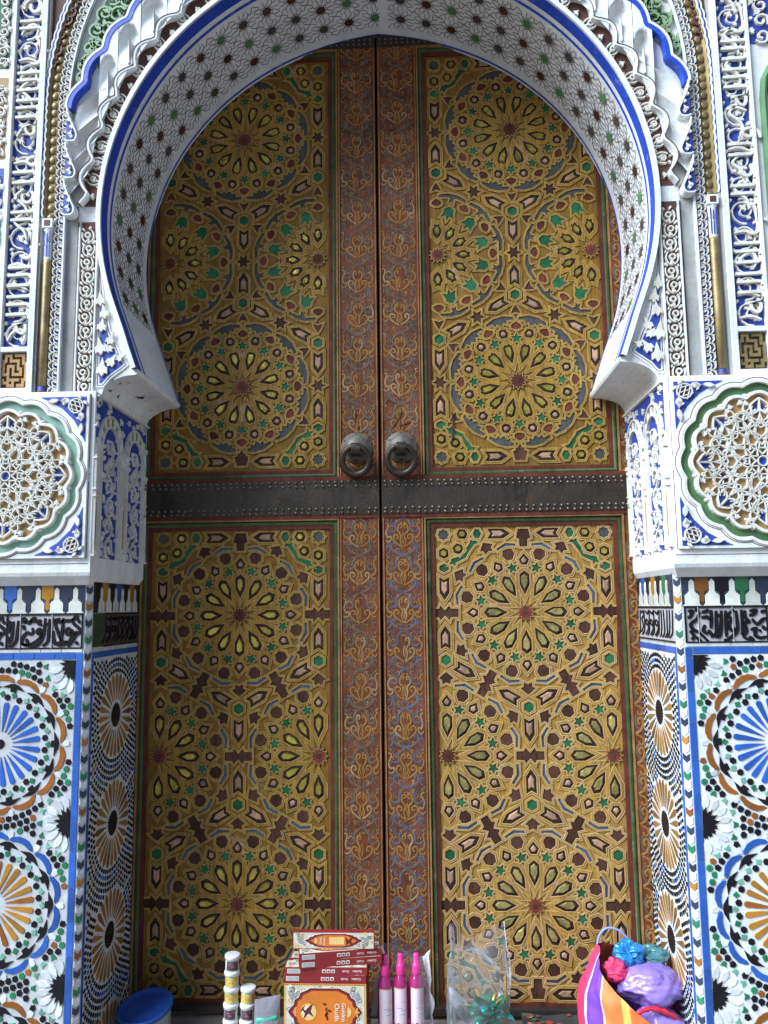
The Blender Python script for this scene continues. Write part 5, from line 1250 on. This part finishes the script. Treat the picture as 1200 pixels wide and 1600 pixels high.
for P in ([(-.066, .012), (-.055, .004), (-.040, .018), (-.034, .022), (-.040, .002), (-.032, -.012), (-.046, -.004), (-.060, -.018), (-.056, -.004)], [(-.070, .0), (-.060, .006), (-.056, .018), (-.062, .012)]): plate(q, P, .0029, 'card_maroon')
for k in range(7): plate(q, leaf(.006+.002*sin(k*2), -.022+.007*k, r.uniform(0, 6), .012, .006), .0028, 'card_maroon')
plate(q, [(.063, -.013), (.063, .013), (.067, .012), (.072, .007), (.074, 0), (.072, -.007), (.067, -.012)], .0027, 'card_glow')
for P in (leaf(.082, 0, 0, .016, .008), leaf(.088, .004, 1.2, .010, .005), leaf(.088, -.004, -1.2, .010, .005)): plate(q, P, .0027, 'card_gold')
put('printed_front', q.mesh('printed_front'), F, ct)
for s_, x, sz in (('Golden', .052, .0165), ('Oudh', .033, .020), ): put('lettering', text_mesh(s_, sz, .0002, 'print_white'), F @ T(x, 0, .0028, -PI/2), ct)
put('lettering', text_mesh('Premium', .006, .0001, 'print_white'), F @ T(-.083, 0, .0024, -PI/2), ct)
q = MB(); q.prism([(-.048, .066), (-.030, .066), (-.020, .17), (-.026, .192), (-.036, .16)], .150, .152, 'card_white'); put('flap', q.mesh('flap'), FR(0) @ T(0, .001, 0), ct)
q = MB(); q.box((-.288, -.285, .0005), (-.046, -.160, .066), 'card_gold'); q.box((-.17, -.286, .004), (-.162, -.159, .0662), 'card_cream'); thing('cardboard_box', 'plain cardboard box under the upright incense carton', 'box', (0, 0, 0), data=q.mesh('cardboard_box'), M=Matrix.Identity(4))
# small incense packs
def pack_mesh(kind):
    L, Hh, Dp = .232, .0195, .046
    q = MB(); q.box((-L/2, -Dp/2, 0), (L/2, Dp/2, Hh), 'card_red'); return q
def pack(name_label, loc, rz, face, flip=False):
    L, Hh, Dp = .232, .0195, .046
    M = RZM(loc, rz, PI/2 if face == 'up' else 0)
    t = thing('incense_pack', name_label, 'box', (0, 0, 0), 'small incense packs stacked on the carton', M=M)
    if face == 'up': M2 = M @ Matrix.Translation((0, Dp/2, -Hh/2))
    else: M2 = M
    q = pack_mesh(0); put('box', q.mesh('box'), M2, t)
    # printed top (local z+)
    q = MB(); P0 = Matrix.Translation((0, 0, Hh))
    q.prism(rect(-L/2+.002, -Dp/2+.002, L/2-.002, Dp/2-.002), 0, .0003, 'card_cream'); r = random.Random(int(abs(loc[2])*1e4))
    for k in range(40):
        x = r.choice((-1, 1))*r.uniform(.072, .110); y = r.uniform(-.019, .019); q.ribbon(spiral((x, y), .005, .002, r.uniform(0, 6), 1.2, 7), .0018, .0003, .0005, r.choice(('card_teal', 'card_teal', 'card_white', 'card_gold')))
    for e in (-1, 1): q.prism(shift(ngon(8, .009), e*.092, 0), .0003, .0007, 'card_grey')
    for sc, m_ in ((1.05, 'card_white'), (1.0, 'card_maroon'), (.9, 'card_red'), (.80, 'card_orange')): q.prism([(x*(.084/.084), y) for x, y in medal(0, 0, .083*sc, .0185*sc, 1)], .0003, .0008+(1.06-sc)*.002, m_)
    q.prism(rect(-.012, -.010, .030, .010), .0008, .0015, 'card_glow'); q.prism([(-.053, -.008), (-.053, .008), (-.048, .006), (-.045, 0), (-.048, -.006)], .0008, .0017, 'card_glow')
    for P in ([(.034, .012), (.042, .002), (.056, .012), (.050, -.002), (.058, -.012), (.044, -.006), (.036, -.012)],): q.prism(P, .0008, .0018, 'card_maroon')
    put('printed_top', q.mesh('printed_top'), M2 @ P0, t)
    put('lettering', text_mesh('Golden', .0075, .0001, 'print_white'), M2 @ P0 @ T(-.026, 0, .0019, PI/2), t); put('lettering', text_mesh('Oudh', .0085, .0001, 'print_white'), M2 @ P0 @ T(-.036, 0, .0019, PI/2), t)
    # printed long side (local y-)
    S = M2 @ Matrix(((1, 0, 0, 0), (0, 0, -1, -Dp/2), (0, 1, 0, Hh/2), (0, 0, 0, 1)))
    q = MB(); q.prism(rect(-.108, -.006, -.072, .006), 0, .0003, 'card_white')
    for k in range(16): q.prism(rect(-.106+k*.0021, -.005, -.106+k*.0021+.0011, .005), .0002, .0005, 'card_grey')
    for k in range(3): q.prism(rect(-.010+k*.013, -.0045, -.010+k*.013+.010, .0045), 0, .0003, 'card_white'); q.prism(rect(-.008+k*.013, -.003, -.008+k*.013+.006, .002), .0002, .0005, 'card_red')
    put('printed_side', q.mesh('printed_side'), S, t, kind='stuff')
    
    for wd_, xx in (('Golden', .056), ('Oudh', .089)): put('lettering', text_mesh(wd_, .0088, .0001, 'print_white'), S @ T(xx if not flip else .145-xx, 0, .0002, PI if flip else 0), t)
pack('lowest flat incense pack, lying straight on the carton', (-.168, -.252, .2136), .0, 'side', True)
pack('second flat incense pack above the carton, lying straight', (-.165, -.251, .2333), .012, 'side', True)
pack('flat incense pack at the back, between the straight and the slanted packs', (-.158, -.197, .2333), -.03, 'side')
pack('lower of the two slanted incense packs', (-.128, -.243, .2530), .17, 'side', True)
pack('upper of the two slanted incense packs', (-.128, -.241, .2727), .19, 'side', True)
pack('incense pack on its edge on top of the stack, printed face forward', (-.145, -.243, .2928), .01, 'up')
# three pink bottles
def bottle_meshes():
    b = MB(); b.lathe([(.018, 0), (.0208, .002), (.0213, .008), (.0213, .178), (.0205, .192), (.0165, .204), (.0108, .213), (.0095, .218)], 'liquid_pink', 28)
    c = MB(); c.lathe([(.0122, .213), (.0127, .214), (.0125, .236), (.0115, .239), (.0092, .241), (.0084, .264), (.0076, .267)], 'cap_pink', 22)
    l = MB(); l.grid(lambda u, v: (.0217*cos(rad(214+112*u)), .0217*sin(rad(214+112*u)), .080+.102*v), 16, 1, 'label_white')
    r = random.Random(6)
    for k in range(16):
        a = r.uniform(225, 300); z = .084+.09*k/16; 
        if k < 3: l.grid(lambda u, v: (.0219*cos(rad(220+18*u+k*34)), .0219*sin(rad(220+18*u+k*34)), .078+.012*v), 4, 1, 'petal_pink' if k != 1 else 'ink')
        elif k in (5, 7, 8, 11): l.grid(lambda u, v: (.0219*cos(rad(a+45*u)), .0219*sin(rad(a+45*u)), z+.0014*v), 5, 1, 'card_grey' if k != 11 else 'petal_pink')
    l.grid(lambda u, v: (.0219*cos(rad(215+110*u)), .0219*sin(rad(215+110*u)), .1795+.0022*v), 12, 1, 'card_gold')
    return b.mesh('bottle_body', True), c.mesh('spray_cap', True), l.mesh('label', True)
BB, BC, BL = bottle_meshes()
for x, y, nm in ((-.001, -.222, 'left'), (.0435, -.215, 'middle'), (.0885, -.212, 'right')):
    M = RZM((x, y, .0005), random.uniform(-.25, .2)); t = thing('spray_bottle', 'pink spray bottle with white label, %s one of the three' % nm, 'bottle', (0, 0, 0), 'pink spray bottles', M=M)
    put('bottle_body', BB, M, t); put('spray_cap', BC, M, t); put('label', BL, M, t)
q = MB()
def wrap(u, v):
    a = rad(-60+230*u); n_ = MN.noise(Vector((u*7, v*6, 3)))
    return (.058+(.078+.014*n_)*cos(a)*(1-.12*v), -.214+(.040+.012*n_)*sin(a), .002+v*(.262+.02*sin(u*9)))
q.grid(wrap, 40, 24, 'film'); thing('plastic_wrap', 'clear crinkled plastic wrap round the pink bottles', 'wrap', (0, 0, 0), data=q.mesh('plastic_wrap', True), M=Matrix.Identity(4))
# cellophane bag with green and gold trimmings
q = MB(); CX, CY = .266, -.205
def cello(u, v):
    a = 2*PI*u; n_ = MN.noise(Vector((cos(a)*2.2, sin(a)*2.2, v*4)))+.5*MN.noise(Vector((cos(a)*6, sin(a)*6, v*9)))
    w = 1.0 if v < .55 else 1-.25*(v-.55)
    fl = 1 if v < .5 else max(.12, 1-1.5*(v-.5))
    return (CX+(.088+.010*n_)*math.copysign(abs(cos(a))**.75, cos(a))*w*(.92+.08*min(1, v*6)), CY+(.060+.012*n_)*math.copysign(abs(sin(a))**.8, sin(a))*fl, .001+v*(.315+.03*sin(a*2.5+1)+.02*n_))
q.grid(cello, 60, 40, 'film'); thing('cellophane_bag', 'clear cellophane bag standing open round green and gold trimmings', 'bag', (0, 0, 0), data=q.mesh('cellophane_bag', True), M=Matrix.Identity(4))
t = thing('trimmings', 'bundle of green foil petals with gold ribbon inside the cellophane bag', 'ornament', (CX, CY, .002))
r = random.Random(12)
def strip(q, base, ang, el, L, w, bend, m):
    pts = []; d = Vector((cos(ang)*cos(el), sin(ang)*cos(el), sin(el))); p = Vector(base)
    n = 7; sd_ = Vector((-sin(ang), cos(ang), 0)); b = len(q.v)
    for i in range(n+1):
        f = i/n; ww = w*(sin(PI*(.12+.85*f)))*.5
        q.v.append(tuple(p-sd_*ww)); q.v.append(tuple(p+Vector((0, 0, ww*.35)))); q.v.append(tuple(p+sd_*ww))
        p = p+d*L/n; e2 = el-bend*(f+.1); d = Vector((cos(ang)*cos(e2), sin(ang)*cos(e2), sin(e2)))
    for i in range(n):
        for k in (0, 1): q.face((b+3*i+k, b+3*i+k+1, b+3*i+k+4, b+3*i+k+3), m)
for k in range(60):
    q = MB(); a = r.uniform(0, 6.28); R0 = r.uniform(0, .05); base = (CX+.018+R0*cos(a)*.9, CY+R0*sin(a)*.7, r.uniform(.05, .135))
    strip(q, base, a, r.uniform(.3, 1.2), r.uniform(.03, .055), r.uniform(.022, .040), r.uniform(.6, 2.2), r.choice(('foil_green', 'foil_green', 'foil_teal')))
    put('foil_petal', q.mesh('foil_petal', True), None, t)
for k in range(9):
    q = MB(); a = r.uniform(0, 6.28); strip(q, (CX+.02+.03*cos(a), CY-.02+.02*sin(a), r.uniform(.11, .15)), a, r.uniform(.6, 1.3), r.uniform(.03, .09), r.uniform(.005, .012), r.uniform(.8, 2.4), 'ribbon_gold'); put('gold_ribbon', q.mesh('gold_ribbon', True), None, t)
q = MB(); q.tube([(.333, -.205, .03), (.338, -.207, .10), (.342, -.207, .165), (.343, -.205, .205)], [.0045, .005, .005, .0045], 'ribbon_gold', 6); put('gold_rod', q.mesh('gold_rod', True), None, t)
q = MB()
for k in range(5): strip(q, (CX-.045+.008*k, CY-.045-.002*k, .115-.010*k), rad(140-22*k), 1.0-.22*k, .085-.006*k, .045, .25, 'foil_silver')
put('silver_paper', q.mesh('silver_paper', True), None, t)
# striped woven bag and the plastic bags in it
def blob(name, label, cat, c, rd, mname, seed, amp=.18, nf=9, knot=(-.6, -.5, .6), group=None):
    """crumpled thin plastic bag: folds run out from the knot"""
    q = MB(); kd = Vector(knot).normalized(); e1 = kd.orthogonal().normalized(); e2 = kd.cross(e1)
    def fn(u, v):
        th = PI*v; ph = 2*PI*u; d = Vector((sin(th)*cos(ph), sin(th)*sin(ph), cos(th)))
        w = MN.noise(d*1.3+Vector((seed, 0, 0))); az = math.atan2(d.dot(e2), d.dot(e1)); far = (1-d.dot(kd))*.5
        f = abs(sin(nf*.5*az+1.8*w+seed))**.7; g = abs(sin(nf*1.1*az+3*w))**.7
        s_ = 1+amp*1.1*w-amp*(1-f)*(1.1-.8*far)-amp*.35*(1-g)*(1-.6*far)-amp*.9*max(0, abs(MN.noise(Vector((d.x*2.2, d.y*2.2, d.z*3.4))+Vector((seed, 5, 0))))-.05)+amp*.18*MN.noise(d*6+Vector((0, seed, 0)))-.32*max(0, d.dot(kd)-.8)/.2
        return (c[0]+rd[0]*d.x*s_, c[1]+rd[1]*d.y*s_, c[2]+rd[2]*d.z*s_)
    q.grid(fn, 110, 60, mname)
    return thing(name, label, cat, (0, 0, 0), group, data=q.mesh(name, True), M=Matrix.Identity(4))
BX, BY = .690, -.205
t = thing('woven_bag', 'pink, violet and orange striped woven plastic bag, open at the top', 'bag', (BX, BY, 0))
def rim(a):
    K = [(0, .13), (60, .20), (120, .26), (165, .282), (195, .288), (215, .262), (240, .225), (262, .185), (290, .125), (330, .105), (360, .13)]
    a = math.degrees(a) % 360
    for (a0, z0), (a1, z1) in zip(K, K[1:]):
        if a0 <= a <= a1: return z0+(z1-z0)*(a-a0)/(a1-a0)
def sack(u, v):
    a = 2*PI*u; z = rim(a)*v; n_ = MN.noise(Vector((cos(a)*1.7, sin(a)*1.7, v*2.4)))*.10+.035*MN.noise(Vector((cos(a)*6, sin(a)*6, v*5)))-.03*abs(MN.noise(Vector((cos(a)*3, sin(a)*3, v*9))))
    prof = .90+.27*sin(PI*min(1, z/.30)*.85+.25)-.27*max(0, z-.17)/.11
    tw = -.25*z/.28
    return (BX+.003+(.130)*cos(a+tw)*(prof+n_)+.012*(z/.28), BY+.098*sin(a+tw)*(prof+n_), .001+z)
def smat(u, v):
    a = (u*360) % 360
    for a1, m_ in ((60, 'weave_pink'), (110, 'weave_violet'), (150, 'weave_orange'), (204, 'weave_pink'), (207, 'weave_white'), (231, 'weave_violet'), (234, 'weave_white'), (256, 'weave_orange'), (264, 'weave_yellow'), (281, 'weave_orange'), (284, 'weave_white'), (312, 'weave_pink'), (330, 'weave_violet'), (361, 'weave_pink')):
        if a < a1: return m_
q = MB(); q.grid(sack, 180, 26, '', smat); put('sack', q.mesh('sack', True), None, t)
q = MB(); q.tube(catmull([(.615, -.15, .26), (.625, -.14, .290), (.650, -.14, .312), (.686, -.15, .306), (.712, -.16, .275)], 6), .0034, 'cord_blue', 8); put('handle', q.mesh('handle', True), None, t)
blob('plastic_bag', 'large pale violet plastic bag bulging from the top of the woven bag', 'bag', (.738, -.232, .198), (.092, .074, .060), 'bag_violet', 2.3, .10, 4, (-.55, -.6, -.55), group='plastic bags in the woven bag')
blob('plastic_bag', 'lower violet plastic bag at the front of the woven bag', 'bag', (.742, -.272, .088), (.090, .060, .072), 'bag_violet', 7.7, .10, 4, (-.7, -.4, .6), group='plastic bags in the woven bag')
blob('plastic_bag', 'knotted bright blue plastic bag on top of the woven bag', 'bag', (.692, -.205, .268), (.048, .040, .038), 'bag_blue', 4.1, .2, 5, (-.2, -.8, .5), group='plastic bags in the woven bag')
blob('plastic_bag', 'dull teal plastic bag trailing right of the blue knot', 'bag', (.757, -.185, .258), (.056, .036, .026), 'bag_teal', 5.5, .22, 6, (-1, 0, .1), group='plastic bags in the woven bag')
blob('plastic_bag', 'small cyan plastic bag at the front fold of the woven bag', 'bag', (.664, -.305, .092), (.026, .018, .034), 'bag_blue', 9.5, .3, 7, group='plastic bags in the woven bag')
q = MB(); P = catmull([(.650, -.305, .135), (.680, -.312, .160), (.720, -.305, .170), (.765, -.300, .158), (.800, -.285, .130), (.818, -.265, .095), (.822, -.25, .06)], 5)
q.tube(P, [.003+.004*sin(PI*i/(len(P)-1))*(1+.5*sin(i*2.3)) for i in range(len(P))], 'bag_red', 8); put('red_rim', q.mesh('red_rim', True), None, t)
blob('plastic_bag', 'rose pink plastic bag tucked inside the mouth of the woven bag', 'bag', (.655, -.222, .232), (.040, .035, .034), 'weave_pink', 6.2, .2, 5, group='plastic bags in the woven bag')
# floral cloth on the step
t = thing('floral_cloth', 'dark folded cloth with red flowers lying on the step', 'cloth', (.50, -.09, 0))
def cl(u, v): return (.40+.21*u, -.24+.215*v, .010+.010*MN.noise(Vector((u*4, v*3, 1)))+.010*v)
q = MB(); q.grid(cl, 24, 20, 'cloth_dark'); q.grid(lambda u, v: (cl(u, 0)[0], cl(u, 0)[1]-.002*v, cl(u, 0)[2]*(1-v)), 24, 1, 'cloth_dark'); put('cloth', q.mesh('cloth', True), None, t)
r = random.Random(8); q = MB()
for k in range(60):
    u, v = r.uniform(.04, .96), r.uniform(.05, .97); c = cl(u, v); R0 = r.uniform(.006, .013); m_ = r.choice(('flower_red', 'flower_rose', 'leaf_olive')); b = len(q.v); n_ = 10
    q.v += [(c[0]+R0*(1+.3*cos(5*2*PI*i/n_))*cos(2*PI*i/n_), c[1]+R0*sin(2*PI*i/n_), c[2]+.0025) for i in range(n_)]; q.face(range(b, b+n_), m_)
put('flower_print', q.mesh('flower_print'), None, t, kind='stuff')
